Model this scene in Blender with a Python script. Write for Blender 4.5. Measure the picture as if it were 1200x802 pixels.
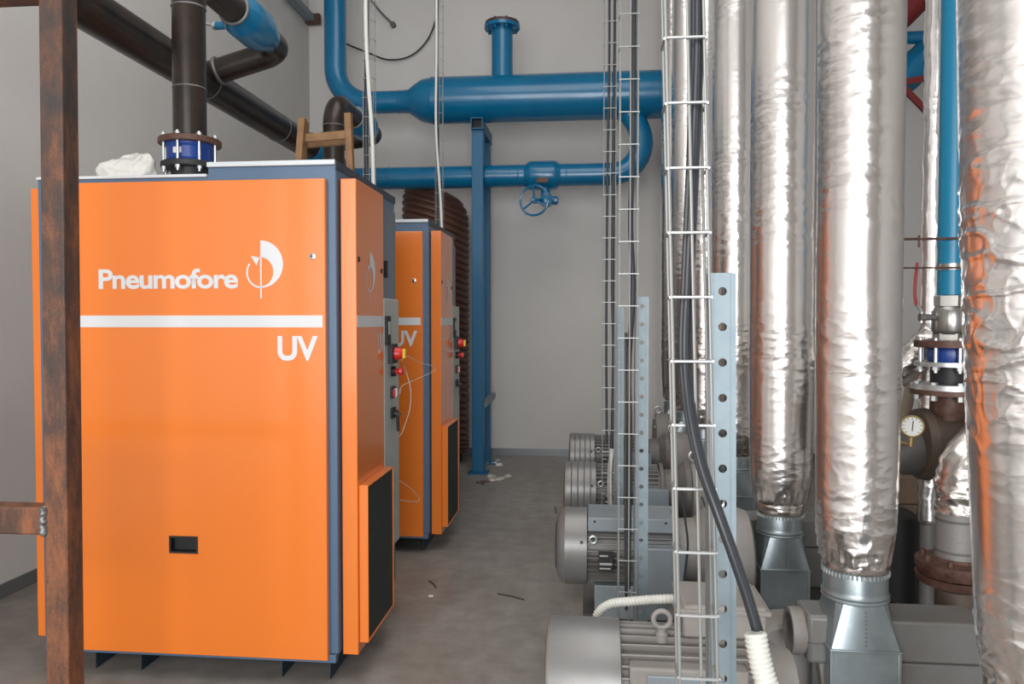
import bpy, math, random
from mathutils import Vector, Matrix, noise
for o in list(bpy.data.objects): bpy.data.objects.remove(o)
random.seed(7)
S = bpy.context.scene; C = S.collection
PI = math.pi

# ------------------------------------------------------------ camera, world, lights, exposure
EYE = Vector((0, 0, 1.45)); YAW = math.radians(5.7); PIT = math.radians(1.53); F = 900.0
cam = bpy.data.cameras.new('camera'); cam.sensor_width = 36; cam.lens = 27.0; cam.clip_start = 0.05
co = bpy.data.objects.new('camera', cam); C.objects.link(co); S.camera = co
co.location = EYE; co.rotation_euler = (PI/2 - PIT, 0, YAW)
CM = co.rotation_euler.to_matrix()
S.view_settings.view_transform = 'Standard'; S.view_settings.look = 'None'
S.view_settings.gamma = 1; S.view_settings.exposure = 0.06; S.view_settings.use_curve_mapping = False
w = bpy.data.worlds.new('sky'); S.world = w; w.use_nodes = True
w.node_tree.nodes['Background'].inputs[0].default_value = (.75, .85, 1, 1)
w.node_tree.nodes['Background'].inputs[1].default_value = 0.6
def area(name, loc, rot, sx, sy, power, col=(1, 1, 1)):
    l = bpy.data.lights.new(name, 'AREA'); l.shape = 'RECTANGLE'; l.size = sx; l.size_y = sy
    l.energy = power; l.color = col
    o = bpy.data.objects.new(name, l); C.objects.link(o); o.location = loc; o.rotation_euler = rot
    return o
area('doorway_daylight', (0.55, -3.42, 1.85), (PI/2, 0, 0), 1.7, 3.3, 230, (.95, .97, 1))
area('window_daylight', (-1.8, -3.42, 2.3), (PI/2, 0, 0), 2.2, 3.4, 165, (1, .98, .96))
area('overhead_fill', (-.3, 2.4, 5.75), (0, 0, 0), 2.6, 5.5, 115, (1, .97, .94))  # added fill under the closed ceiling to brighten the left wall

def ray(u, v): return CM @ Vector(((u-600)/F, (401-v)/F, -1))
def at(u, v, Y):                       # the point of the place seen at (u, v) on the vertical plane y = Y
    d = ray(u, v); return EYE + d*(Y/d.y)
def on_floor(u, v, h=0):
    d = ray(u, v); return EYE + d*((h-EYE.z)/d.z)

# ------------------------------------------------------------ materials
MATS = {}
def mat(name, col, rough=.5, metal=0, bump=None, var=None, coat=0, col2=None, scale=6, emis=None):
    m = bpy.data.materials.new(name); m.use_nodes = True; MATS[name] = m
    nt = m.node_tree; b = nt.nodes['Principled BSDF']
    b.inputs['Base Color'].default_value = (*col, 1); b.inputs['Roughness'].default_value = rough
    b.inputs['Metallic'].default_value = metal; b.inputs['Coat Weight'].default_value = coat
    b.inputs['Coat Roughness'].default_value = .12
    tc = nt.nodes.new('ShaderNodeTexCoord')
    if col2:
        n = nt.nodes.new('ShaderNodeTexNoise'); n.inputs['Scale'].default_value = scale
        n.inputs['Detail'].default_value = 8; n.inputs['Roughness'].default_value = .65
        r = nt.nodes.new('ShaderNodeValToRGB'); a, c = var or (.35, .65)
        r.color_ramp.elements[0].position = a; r.color_ramp.elements[1].position = c
        r.color_ramp.elements[0].color = (*col, 1); r.color_ramp.elements[1].color = (*col2, 1)
        nt.links.new(tc.outputs['Object'], n.inputs['Vector']); nt.links.new(n.outputs['Fac'], r.inputs[0])
        nt.links.new(r.outputs[0], b.inputs['Base Color'])
    if bump:
        sc, st, ds = bump
        n = nt.nodes.new('ShaderNodeTexNoise'); n.inputs['Scale'].default_value = sc; n.inputs['Detail'].default_value = 5
        bp = nt.nodes.new('ShaderNodeBump'); bp.inputs['Strength'].default_value = st; bp.inputs['Distance'].default_value = ds
        nt.links.new(tc.outputs['Object'], n.inputs['Vector']); nt.links.new(n.outputs['Fac'], bp.inputs['Height'])
        nt.links.new(bp.outputs[0], b.inputs['Normal'])
    return m
mat('wall', (.62, .60, .575), .7, col2=(.65, .63, .605), scale=1.3, bump=(60, .15, .004))
mat('wall_dim', (.36, .345, .33), .75); mat('ceiling', (.55, .54, .52), .8)  # wall_dim: unseen right wall, tone lowered to darken foil reflections and lower right
mat('orange', (.76, .185, .017), .32, bump=(420, .08, .0005), coat=.6)
mat('slate', (.075, .135, .215), .38, bump=(420, .1, .0006))
mat('rear_slate', (.13, .165, .205), .4)
mat('skid', (.022, .036, .055), .45)
mat('white_lid', (.60, .64, .66), .35)
mat('decal', (.64, .65, .66), .45)
mat('control_grey', (.40, .42, .40), .45)
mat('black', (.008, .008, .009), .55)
mat('rubber', (.016, .016, .018), .55)
mat('filter', (.02, .028, .024), .8, bump=(350, .8, .003))
mat('red', (.60, .02, .015), .35); mat('handlered', (.30, .012, .012), .4)
mat('yellow', (.75, .45, .03), .4)
mat('darkpipe', (.013, .011, .010), .30, .2, col2=(.050, .030, .022), scale=7, var=(.35, .8), bump=(25, .15, .002))
mat('weld', (.20, .20, .20), .45, .6, bump=(120, .8, .003))
mat('bluepipe', (.001, .135, .285), .27, col2=(.002, .158, .32), scale=3, bump=(9, .12, .01), coat=.3)
mat('bluepost', (.002, .11, .235), .4, bump=(60, .1, .002))
mat('bluepvc', (.003, .18, .32), .35)
mat('cobalt', (.008, .045, .24), .35)
mat('rustflange', (.065, .024, .015), .55, .2, col2=(.13, .07, .05), scale=30, bump=(80, .4, .002))
mat('zinc', (.52, .54, .54), .38, .85, col2=(.62, .64, .65), scale=25)
mat('galv', (.185, .24, .27), .5, .15, col2=(.225, .28, .305), scale=18, bump=(30, .05, .002))
mat('galvduct', (.40, .47, .49), .36, .75, col2=(.30, .35, .37), scale=9, bump=(14, .2, .003))
mat('wire', (.32, .33, .32), .4, .5)
mat('motor', (.175, .18, .18), .45, .1, col2=(.155, .145, .13), scale=5, bump=(90, .15, .001))
mat('motorblue', (.22, .26, .285), .4, .1, col2=(.19, .215, .235), scale=5)
mat('dusty', (.20, .178, .155), .55, 0, col2=(.26, .25, .24), scale=4, bump=(90, .15, .001))
mat('coversteel', (.22, .23, .235), .38, .35, col2=(.18, .168, .155), scale=3)
mat('darkcast', (.10, .095, .09), .55, .1, col2=(.15, .14, .13), scale=8)
mat('corrugated', (.115, .050, .034), .5, col2=(.085, .036, .026), scale=4)
mat('wood', (.23, .12, .045), .6, col2=(.14, .068, .025), scale=14, bump=(60, .4, .003))
mat('whitewire', (.62, .62, .58), .4)
mat('conduit', (.56, .56, .51), .45)
mat('cable', (.028, .032, .038), .38)
mat('paper', (.75, .75, .72), .7)
mat('brass', (.55, .40, .16), .35, .9)
mat('stainless', (.36, .35, .33), .3, .9, bump=(40, .1, .002))
mat('silverpaint', (.26, .25, .24), .55, .3, bump=(160, .7, .002))  # coupling silver darkened; shade of the foil ducts is put into its colour
mat('beige', (.38, .32, .24), .6)
mat('redsteel', (.16, .012, .010), .5)
mat('baseboard', (.25, .26, .27), .32, .6)
mat('nickel', (.6, .6, .6), .3, .9)
mat('debris', (.55, .50, .44), .8)
mat('twig', (.06, .04, .03), .8)

# rusty square tube: mill-scale grey with streaks of rust growing from the edges
m = mat('rusty', (.1, .05, .03), .6, .15, bump=(180, .7, .0015)); nt = m.node_tree; b = nt.nodes['Principled BSDF']
tc = nt.nodes.new('ShaderNodeTexCoord'); mp = nt.nodes.new('ShaderNodeMapping'); mp.inputs['Scale'].default_value = (13, 13, 4.0)
n1 = nt.nodes.new('ShaderNodeTexNoise'); n1.inputs['Scale'].default_value = 1.6; n1.inputs['Detail'].default_value = 9; n1.inputs['Roughness'].default_value = .7
r1 = nt.nodes.new('ShaderNodeValToRGB'); e = r1.color_ramp.elements
e[0].position = .36; e[0].color = (.038, .034, .033, 1); e[1].position = .70; e[1].color = (.24, .090, .040, 1)
k = e.new(.5); k.color = (.085, .044, .030, 1)
nt.links.new(tc.outputs['Object'], mp.inputs[0]); nt.links.new(mp.outputs[0], n1.inputs['Vector'])
sx_n = nt.nodes.new('ShaderNodeSeparateXYZ'); nt.links.new(tc.outputs['Object'], sx_n.inputs[0])
gr = nt.nodes.new('ShaderNodeMapRange'); gr.inputs[1].default_value = 2.4; gr.inputs[2].default_value = .6; gr.inputs[3].default_value = -.05; gr.inputs[4].default_value = .10
nt.links.new(sx_n.outputs['Z'], gr.inputs[0])
n2 = nt.nodes.new('ShaderNodeTexNoise'); n2.inputs['Scale'].default_value = 170; n2.inputs['Detail'].default_value = 3; nt.links.new(tc.outputs['Object'], n2.inputs['Vector'])
sp = nt.nodes.new('ShaderNodeMath'); sp.operation = 'MULTIPLY_ADD'; sp.inputs[1].default_value = .22; nt.links.new(n2.outputs['Fac'], sp.inputs[0]); nt.links.new(gr.outputs[0], sp.inputs[2])
sm = nt.nodes.new('ShaderNodeMath'); sm.operation = 'ADD'; nt.links.new(n1.outputs['Fac'], sm.inputs[0]); nt.links.new(sp.outputs[0], sm.inputs[1])
su = nt.nodes.new('ShaderNodeMath'); su.operation = 'SUBTRACT'; su.inputs[1].default_value = .11; nt.links.new(sm.outputs[0], su.inputs[0]); nt.links.new(su.outputs[0], r1.inputs[0]); nt.links.new(r1.outputs[0], b.inputs['Base Color'])

# concrete floor
m = mat('floor', (.16, .14, .12), .5); nt = m.node_tree; b = nt.nodes['Principled BSDF']
tc = nt.nodes.new('ShaderNodeTexCoord')
def nz(scale, det, a, c, ca, cb):
    n = nt.nodes.new('ShaderNodeTexNoise'); n.inputs['Scale'].default_value = scale; n.inputs['Detail'].default_value = det
    n.inputs['Roughness'].default_value = .6
    r = nt.nodes.new('ShaderNodeValToRGB'); r.color_ramp.elements[0].position = a; r.color_ramp.elements[1].position = c
    r.color_ramp.elements[0].color = (*ca, 1); r.color_ramp.elements[1].color = (*cb, 1)
    nt.links.new(tc.outputs['Object'], n.inputs['Vector']); nt.links.new(n.outputs['Fac'], r.inputs[0]); return n, r
na, ra = nz(1.1, 6, .3, .7, (.235, .212, .188), (.31, .29, .27))
nb, rb = nz(9, 8, .35, .72, (.78, .76, .74), (1.08, 1.08, 1.08))
mx = nt.nodes.new('ShaderNodeMix'); mx.data_type = 'RGBA'; mx.blend_type = 'MULTIPLY'; mx.inputs[0].default_value = 1
nt.links.new(ra.outputs[0], mx.inputs[6]); nt.links.new(rb.outputs[0], mx.inputs[7]); nt.links.new(mx.outputs[2], b.inputs['Base Color'])
rr = nt.nodes.new('ShaderNodeMapRange'); rr.inputs[3].default_value = .32; rr.inputs[4].default_value = .6
nt.links.new(na.outputs['Fac'], rr.inputs[0]); nt.links.new(rr.outputs[0], b.inputs['Roughness'])
bp = nt.nodes.new('ShaderNodeBump'); bp.inputs['Strength'].default_value = .25; bp.inputs['Distance'].default_value = .004
nt.links.new(nb.outputs['Fac'], bp.inputs['Height']); nt.links.new(bp.outputs[0], b.inputs['Normal'])

# crinkled aluminium foil
def foil(name, col, rough, stren, dirty=None):
    m = mat(name, col, rough, 1); nt = m.node_tree; b = nt.nodes['Principled BSDF']
    tc = nt.nodes.new('ShaderNodeTexCoord')
    mp = nt.nodes.new('ShaderNodeMapping'); mp.inputs['Scale'].default_value = (1, 1, 2.2)
    nt.links.new(tc.outputs['Object'], mp.inputs[0])
    v = nt.nodes.new('ShaderNodeTexVoronoi'); v.inputs['Scale'].default_value = 15
    wn = nt.nodes.new('ShaderNodeTexNoise'); wn.inputs['Scale'].default_value = 6; wn.inputs['Detail'].default_value = 3
    mixv = nt.nodes.new('ShaderNodeMix'); mixv.data_type = 'RGBA'; mixv.inputs[0].default_value = .12
    nt.links.new(mp.outputs[0], wn.inputs['Vector']); nt.links.new(mp.outputs[0], mixv.inputs[6]); nt.links.new(wn.outputs['Color'], mixv.inputs[7])
    nt.links.new(mixv.outputs[2], v.inputs['Vector'])
    msk = nt.nodes.new('ShaderNodeTexNoise'); msk.inputs['Scale'].default_value = 2.6; msk.inputs['Detail'].default_value = 1
    mr = nt.nodes.new('ShaderNodeMapRange'); mr.inputs[1].default_value = .45; mr.inputs[2].default_value = .66
    nt.links.new(tc.outputs['Object'], msk.inputs['Vector']); nt.links.new(msk.outputs['Fac'], mr.inputs[0])
    fn = nt.nodes.new('ShaderNodeTexNoise'); fn.inputs['Scale'].default_value = 45; fn.inputs['Detail'].default_value = 3
    nt.links.new(tc.outputs['Object'], fn.inputs['Vector'])
    mu = nt.nodes.new('ShaderNodeMath'); mu.operation = 'MULTIPLY'
    nt.links.new(v.outputs['Distance'], mu.inputs[0]); nt.links.new(mr.outputs[0], mu.inputs[1])
    ad = nt.nodes.new('ShaderNodeMath'); ad.operation = 'MULTIPLY_ADD'; ad.inputs[1].default_value = .07
    nt.links.new(fn.outputs['Fac'], ad.inputs[0]); nt.links.new(mu.outputs[0], ad.inputs[2])
    bp = nt.nodes.new('ShaderNodeBump'); bp.inputs['Strength'].default_value = stren; bp.inputs['Distance'].default_value = .012
    nt.links.new(ad.outputs[0], bp.inputs['Height']); nt.links.new(bp.outputs[0], b.inputs['Normal'])
foil('foil', (.96, .935, .92), .25, .42)
foil('foilrough', (.80, .76, .72), .26, .9)

# ------------------------------------------------------------ mesh helpers
class MB:
    def __init__(s): s.v = []; s.f = []
    def box(s, x0, x1, y0, y1, z0, z1):
        i = len(s.v)
        s.v += [(x, y, z) for x in (x0, x1) for y in (y0, y1) for z in (z0, z1)]
        s.f += [tuple(i+k for k in q) for q in ((0,1,3,2),(4,6,7,5),(0,4,5,1),(2,3,7,6),(0,2,6,4),(1,5,7,3))]
        return s
    def beam(s, a, b, w, h, up=(0, 0, 1)):
        a = Vector(a); b = Vector(b); d = (b-a).normalized(); u = Vector(up)
        r = d.cross(u).normalized(); u = r.cross(d).normalized(); i = len(s.v)
        for p in (a, b):
            for sx, sy in ((-1,-1),(1,-1),(1,1),(-1,1)): s.v.append(tuple(p + r*sx*w/2 + u*sy*h/2))
        s.f += [tuple(i+k for k in q) for q in ((3,2,1,0),(4,5,6,7),(0,1,5,4),(1,2,6,5),(2,3,7,6),(3,0,4,7))]
        return s
    def tube(s, pts, r, n=16, caps=True, ring=None):
        pts = [Vector(p) for p in pts]; m = len(pts)
        rad = r if isinstance(r, (list, tuple)) else [r]*m
        T = []
        for i in range(m):
            t = pts[min(i+1, m-1)] - pts[max(i-1, 0)]; T.append(t.normalized() if t.length > 1e-9 else (T[-1] if T else Vector((0,0,1))))
        ref = Vector((0, 0, 1)) if abs(T[0].z) < .9 else Vector((0, -1, 0))
        nrm = (ref - T[0]*ref.dot(T[0])).normalized(); base = len(s.v)
        for i in range(m):
            nrm = (nrm - T[i]*nrm.dot(T[i])).normalized(); bi = T[i].cross(nrm)
            for k in range(n):
                a = 2*PI*k/n; s.v.append(tuple(pts[i] + (nrm*math.cos(a) + bi*math.sin(a))*rad[i]))
        for i in range(m-1):
            for k in range(n):
                a = base+i*n+k; b = base+i*n+(k+1) % n; s.f.append((a, b, b+n, a+n))
        if caps:
            s.f.append(tuple(base+k for k in reversed(range(n)))); s.f.append(tuple(base+(m-1)*n+k for k in range(n)))
        return s
    def lathe(s, o, ax, prof, n=32, caps=True):
        o = Vector(o); ax = Vector(ax).normalized()
        P = [o + ax*t for t, r in prof]; R = [max(r, 1e-4) for t, r in prof]
        ref = Vector((0, 0, 1)) if abs(ax.z) < .9 else Vector((0, -1, 0))
        nr = (ref - ax*ref.dot(ax)).normalized(); bi = ax.cross(nr); base = len(s.v); m = len(P)
        for i in range(m):
            for k in range(n):
                a = 2*PI*k/n; s.v.append(tuple(P[i] + (nr*math.cos(a)+bi*math.sin(a))*R[i]))
        for i in range(m-1):
            for k in range(n):
                a = base+i*n+k; b = base+i*n+(k+1) % n; s.f.append((a, b, b+n, a+n))
        if caps:
            s.f.append(tuple(base+k for k in reversed(range(n)))); s.f.append(tuple(base+(m-1)*n+k for k in range(n)))
        return s
    def ring(s, c, ax, R, r, n=28, k=8):
        c = Vector(c); ax = Vector(ax).normalized(); ref = Vector((0,0,1)) if abs(ax.z) < .9 else Vector((1,0,0))
        a0 = (ref-ax*ref.dot(ax)).normalized(); b0 = ax.cross(a0); base = len(s.v)
        for i in range(n):
            a = 2*PI*i/n; d = a0*math.cos(a)+b0*math.sin(a)
            for j in range(k):
                q = 2*PI*j/k; s.v.append(tuple(c + d*(R+r*math.cos(q)) + ax*r*math.sin(q)))
        for i in range(n):
            for j in range(k):
                s.f.append((base+i*k+j, base+((i+1)%n)*k+j, base+((i+1)%n)*k+(j+1)%k, base+i*k+(j+1)%k))
        return s
    def build(s, name, m, parent=None, bev=0, label=None, ang=35, solid=0, origin=None, flat=False):
        off = Vector(parent_loc(parent)) if parent else Vector(origin or (0, 0, 0))
        me = bpy.data.meshes.new(name); me.from_pydata([tuple(Vector(v)-off) for v in s.v], [], s.f); me.update()
        me.materials.append(MATS[m]); me.polygons.foreach_set('use_smooth', [not flat]*len(me.polygons))
        if not flat: me.set_sharp_from_angle(angle=math.radians(ang))
        o = bpy.data.objects.new(name, me); C.objects.link(o)
        if parent: o.parent = parent
        else: o.location = off
        if solid:
            q = o.modifiers.new('solid', 'SOLIDIFY'); q.thickness = solid; q.offset = 0
        if bev:
            q = o.modifiers.new('bevel', 'BEVEL'); q.width = bev; q.segments = 2; q.limit_method = 'ANGLE'; q.angle_limit = math.radians(40)
        if label: o['label'] = label
        return o
def parent_loc(p):
    l = Vector((0, 0, 0))
    while p is not None: l += p.location; p = p.parent
    return l
def tag(o, label, cat, group=None):
    o['label'] = label; o['category'] = cat
    if group: o['group'] = group
    return o
def thing(name, loc, label, cat, group=None):
    o = bpy.data.objects.new(name, None); C.objects.link(o); o.location = loc; o.empty_display_size = .1
    return tag(o, label, cat, group)
def struct(o, label=None):
    o['kind'] = 'structure'
    if label: o['label'] = label
    return o
def dup(root, loc, label, skip=()):
    r = root.copy(); C.objects.link(r); r.location = loc; r['label'] = label
    for ch in list(root.children):
        if ch.name.split('.')[0] in skip: continue
        c = ch.copy(); C.objects.link(c); c.parent = r
        for g in ch.children:
            d = g.copy(); C.objects.link(d); d.parent = c
    return r
def share(o, parent, loc):             # another piece with the same mesh
    c = o.copy(); C.objects.link(c); c.parent = parent; c.location = loc; return c
def fillet(pts, R, n=8):
    pts = [Vector(p) for p in pts]; out = [pts[0]]
    for i in range(1, len(pts)-1):
        a = (pts[i-1]-pts[i]).normalized(); b = (pts[i+1]-pts[i]).normalized()
        r = R[i-1] if isinstance(R, (list, tuple)) else R
        ang = a.angle(b); t = r/math.tan(ang/2); p0 = pts[i]+a*t
        cdir = (a+b).normalized(); cc = pts[i]+cdir*(r/math.sin(ang/2)); q0 = p0-cc; q1 = pts[i]+b*t-cc
        tot = q0.angle(q1); ax = q0.cross(q1).normalized()
        for k in range(n+1): out.append(cc + Matrix.Rotation(tot*k/n, 3, ax) @ q0)
    out.append(pts[-1]); return out
def smooth_path(pts, n=8):             # Catmull-Rom
    P = [Vector(p) for p in pts]; P = [P[0]*2-P[1]] + P + [P[-1]*2-P[-2]]; out = []
    for i in range(1, len(P)-2):
        a, b, c, d = P[i-1:i+3]
        for k in range(n):
            t = k/n; out.append(.5*((2*b)+(c-a)*t+(2*a-5*b+4*c-d)*t*t+(3*b-a-3*c+d)*t**3))
    out.append(P[-2]); return out

# ------------------------------------------------------------ the room
WX0, WX1, WY1, WY0, H = -3.06, 3.95, 8.25, -3.5, 5.85
struct(MB().box(WX0-.2, WX1+.2, WY0-.2, WY1+.2, -.15, 0).build('floor', 'floor'), 'grey brown worn concrete floor')
struct(MB().box(WX0-.2, WX1+.2, WY0-.2, WY1+.2, H, H+.15).build('ceiling', 'ceiling'))
struct(MB().box(WX0-.15, WX0, WY0, WY1, 0, H).build('wall_left', 'wall'), 'pale grey wall on the left')
struct(MB().box(WX0-.15, WX1+.15, WY1, WY1+.15, 0, H).build('wall_back', 'wall'), 'pale grey back wall')
# rear wall with a doorway and a window
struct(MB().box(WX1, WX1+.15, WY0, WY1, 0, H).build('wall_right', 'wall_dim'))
struct(MB().box(WX0, -2.9, WY0-.15, WY0, 0, H).box(-2.9, -.7, WY0-.15, WY0, 0, .6).box(-2.9, -.7, WY0-.15, WY0, 4.0, H)
       .box(-.7, -.3, WY0-.15, WY0, 0, H).box(-.3, 1.4, WY0-.15, WY0, 3.5, H).box(1.4, WX1, WY0-.15, WY0, 0, H).build('wall_rear', 'wall'))
struct(MB().box(WX0, WX0+.012, WY0, WY1, 0, .075).build('baseboard_left', 'baseboard'))
struct(MB().box(WX0+.012, WX1, WY1-.012, WY1, 0, .075).build('baseboard_back', 'baseboard'), 'shiny metal skirting strip along the back wall')

# ------------------------------------------------------------ lettering
def text_part(name, s, m, org, ux, uz, width, height, parent, nrm, bold=.02):
    cu = bpy.data.curves.new('t', 'FONT'); cu.body = s; cu.size = 1; cu.offset = bold; cu.resolution_u = 6
    if len(s) > 3: cu.space_character = .93
    t = bpy.data.objects.new('t', cu); C.objects.link(t); bpy.context.view_layer.update()
    me = bpy.data.meshes.new_from_object(t); bpy.data.objects.remove(t)
    xs = [v.co.x for v in me.vertices]; ys = [v.co.y for v in me.vertices]
    x0, x1 = min(xs), max(xs); y1 = max(ys); y0 = 0
    off = Vector(parent_loc(parent)); ux = Vector(ux); uz = Vector(uz); org = Vector(org)
    for v in me.vertices:
        p = org + ux*((v.co.x-x0)/(x1-x0)*width) + uz*((v.co.y-y0)/(y1-y0)*height) + Vector(nrm)*.0012
        v.co = p-off
    me.materials.clear(); me.materials.append(MATS[m])
    o = bpy.data.objects.new(name, me); C.objects.link(o); o.parent = parent; return o
def emblem(name, org, ux, s, parent, nrm):
    mb = MB(); org = Vector(org); ux = Vector(ux); uz = Vector((0, 0, 1)); nr = Vector(nrm)*.0012
    P = lambda x, y: tuple(org + ux*((x-822)*s) + uz*((190-y)*s) + nr)
    def band(A, B):
        i = len(mb.v); n = len(A)
        for a, b_ in zip(A, B): mb.v += [P(*a), P(*b_)]
        for k in range(n-1): mb.f.append((i+2*k, i+2*k+1, i+2*k+3, i+2*k+2))
    N = 28
    A = [(822+106*math.sin(PI*k/N), 160-108*math.cos(PI*k/N)) for k in range(N+1)]
    B = [(822+60*math.sin(PI*k/N), 195-66*math.cos(PI*k/N)) for k in range(N+1)]
    band(A, B)
    A = []; B = []
    for k in range(N+1):
        a = math.radians(90+128*k/N); A.append((822+68*math.cos(a), 198+71*math.sin(a))); B.append((822+60*math.cos(a), 198+63*math.sin(a)))
    band(A, B)
    i = len(mb.v); mb.v += [P(776, 121), P(817, 130), P(803, 167)]; mb.f.append((i, i+1, i+2))
    i = len(mb.v); mb.v += [P(820, 120), P(827, 120), P(827, 316), P(820, 316)]; mb.f.append((i, i+1, i+2, i+3))
    return mb.build(name, 'decal', parent)

# ------------------------------------------------------------ the orange cabinets
def make_cabinet():
    R = thing('pump_cabinet', (-1.62, 3.4, 0), 'nearest orange cabinet with slate blue frame and white company lettering, filling the left foreground',
              'cabinet', 'orange vacuum pump cabinets')
    YF = 2.95; XL, XR, XS = -2.245, -.99, -1.516
    body = MB(); prof = [(XL, .12), (XR, .12), (XR, 2.066), (XS, 2.066), (XS, 2.028), (XL, 2.028)]
    n = len(prof)
    for y in (YF, 3.86): body.v += [(x, y, z) for x, z in prof]
    body.f.append(tuple(range(n))); body.f.append(tuple(reversed(range(n, 2*n))))
    for k in range(n): body.f.append((k, (k+1) % n+0, (k+1) % n+n, k+n)[::-1])
    body.build('body', 'slate', R, .004)
    MB().box(XS-.002, XR-.002, YF-.008, 3.87, 2.066, 2.086).build('raised_lid', 'white_lid', R, .003)
    MB().box(XR-.002, XR+.003, YF-.006, 3.87, 2.05, 2.084).build('side_trim', 'skid', R)
    MB().box(XL-.004, XS-.004, YF-.006, 3.87, 2.028, 2.040).build('low_lid', 'white_lid', R, .003)
    MB().box(XL+.01, XR-.008, YF-.012, YF+.02, .088, .120).build('sill', 'slate', R, .002)
    # front panel with the pull opening
    x0, x1, z0, z1 = -2.198, -1.024, .105, 2.008; a = at(200, 647, YF-.03); b = at(231, 630, YF-.03)
    xs = [x0, a.x, b.x, x1]; zs = [z0, a.z, b.z, z1]; mb = MB(); yf, yb = YF-.032, YF-.002
    for y in (yf, yb): mb.v += [(x, y, z) for z in zs for x in xs]
    for j in range(3):
        for i in range(3):
            if i == 1 and j == 1: continue
            q = (j*4+i, j*4+i+1, j*4+i+5, j*4+i+4); mb.f.append(q); mb.f.append(tuple(16+k for k in reversed(q)))
    for lp in ([0,1,2,3,7,11,15,14,13,12,8,4], [5,9,10,6]):
        for k in range(len(lp)):
            p, q = lp[k], lp[(k+1) % len(lp)]; mb.f.append((q, p, p+16, q+16))
    fp = mb.build('front_panel', 'orange', R, .003)
    e = .004
    mb = MB(); cx0, cx1, cz0, cz1 = a.x, b.x, a.z, b.z
    mb.box(cx0-e, cx1+e, yf-.003, yf, cz1-e, cz1+e).box(cx0-e, cx1+e, yf-.003, yf, cz0-e, cz0+e)
    mb.box(cx0-e, cx0+e, yf-.003, yf, cz0+e, cz1-e).box(cx1-e, cx1+e, yf-.003, yf, cz0+e, cz1-e)
    mb.box(cx0+e, cx1-e, yf+.024, yf+.028, cz0+e, cz1-e).build('pull_pocket', 'black', fp, label='black recessed pull opening')
    MB().box(cx0, cx0+.003, yf, yf+.028, cz0, cz1).box(cx1-.003, cx1, yf, yf+.028, cz0, cz1).box(cx0+.003, cx1-.003, yf, yf+.028, cz1-.003, cz1).box(cx0+.003, cx1-.003, yf, yf+.028, cz0, cz0+.003).build('pocket_lining', 'black', fp)
    MB().box(-2.196, -1.036, yf-.0012, yf, 1.427, 1.474).build('white_stripe', 'decal', fp)
    p = at(116, 338, yf); q = at(279, 314.5, yf)
    text_part('company_lettering', 'Pneumofore', 'decal', (p.x, yf, p.z), (1, 0, 0), (0, 0, 1), q.x-p.x, q.z-p.z, fp, (0, -1, 0), .026)
    p = at(325.5, 421.5, yf); q = at(372.5, 394, yf)
    text_part('model_lettering', 'UV', 'decal', (p.x, yf, p.z), (1, 0, 0), (0, 0, 1), q.x-p.x, q.z-p.z, fp, (0, -1, 0), .03)
    p = at(305.5, 317.5, yf); emblem('emblem', p, (1, 0, 0), .000865, fp, (0, -1, 0))
    p = at(366, 300.5, yf)
    MB().lathe((p.x, yf, p.z), (0, -1, 0), [(-.001, .013), (.004, .013), (.006, .008), (.006, 0)], 20).build('quarter_turn_screw', 'nickel', fp)
    MB().box(p.x-.006, p.x+.006, yf-.0085, yf-.005, p.z-.0018, p.z+.0018).box(p.x-.0018, p.x+.0018, yf-.0085, yf-.005, p.z-.006, p.z+.006).build('screw_slot', 'black', fp)
    # left side panel
    MB().box(-2.315, XL-.006, 3.0, 3.42, .12, 2.004).box(XL-.006, XL, 3.02, 3.40, .2, 1.9).build('side_panel', 'orange', R, .003)
    # right side panel, thick door
    sx = -.92
    sp = MB().box(XR+.006, sx, 2.985, 3.39, .105, 2.018).build('side_panel', 'orange', R, .003)
    MB().box(XR-.001, XR+.006, 3.0, 3.38, .14, 2.0).build('gap_shade', 'black', R)  # black strip standing in for the shaded gap behind the side panel
    MB().box(sx-.0005, sx+.001, 2.99, 3.388, 1.427, 1.474).build('white_stripe', 'decal', sp)
    emblem('emblem', (sx, 3.17, 1.635), (0, 1, 0), .00078, sp, (1, 0, 0))
    text_part('model_lettering', 'UV', 'decal', (sx, 3.285, 1.31), (0, 1, 0), (0, 0, 1), .095, .088, sp, (1, 0, 0), .03)
    for yy, zz in ((3.015, 1.70), (3.355, 1.675)):
        MB().lathe((sx, yy, zz), (1, 0, 0), [(-.001, .011), (.003, .011), (.004, .005)], 14).build('latch_hole', 'black', sp)
    # air intake box at the foot of the side panel
    gx = -.882
    g = MB(); y0, y1, z0, z1 = 3.0, 3.41, .15, .79; t = .008
    g.box(sx+.0005, gx, y0, y0+t, z0, z1).box(sx+.0005, gx, y1-t, y1, z0, z1).box(sx+.0005, gx, y0+t, y1-t, z0, z0+t).box(sx+.0005, gx, y0+t, y1-t, z1-t, z1)
    ib = g.build('intake_frame', 'orange', R, .002)
    MB().box(sx+.0005, gx-.004, y0+t, y1-t, z0+t, z1-t).build('filter_mat', 'filter', R, label='dark air filter mat')
    # rear side plate and control box
    MB().box(XR, XR+.014, 3.44, 3.83, .33, 2.0).build('rear_door', 'rear_slate', R, .003)
    MB().box(XR+.014, XR+.03, 3.60, 3.62, 1.66, 1.74).build('door_latch', 'black', R)
    cb = MB().box(XR+.001, sx, 3.40, 3.665, .385, 1.555).build('control_box', 'control_grey', R, .004, 'light grey control box with switches')
    def ctl(nm, m, *b_): return MB().box(*b_).build(nm, m, cb, .0015)
    ctl('display', 'black', sx, sx+.012, 3.41, 3.475, 1.345, 1.475)
    ctl('display_screen', 'control_grey', sx+.012, sx+.014, 3.425, 3.46, 1.39, 1.45)
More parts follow.
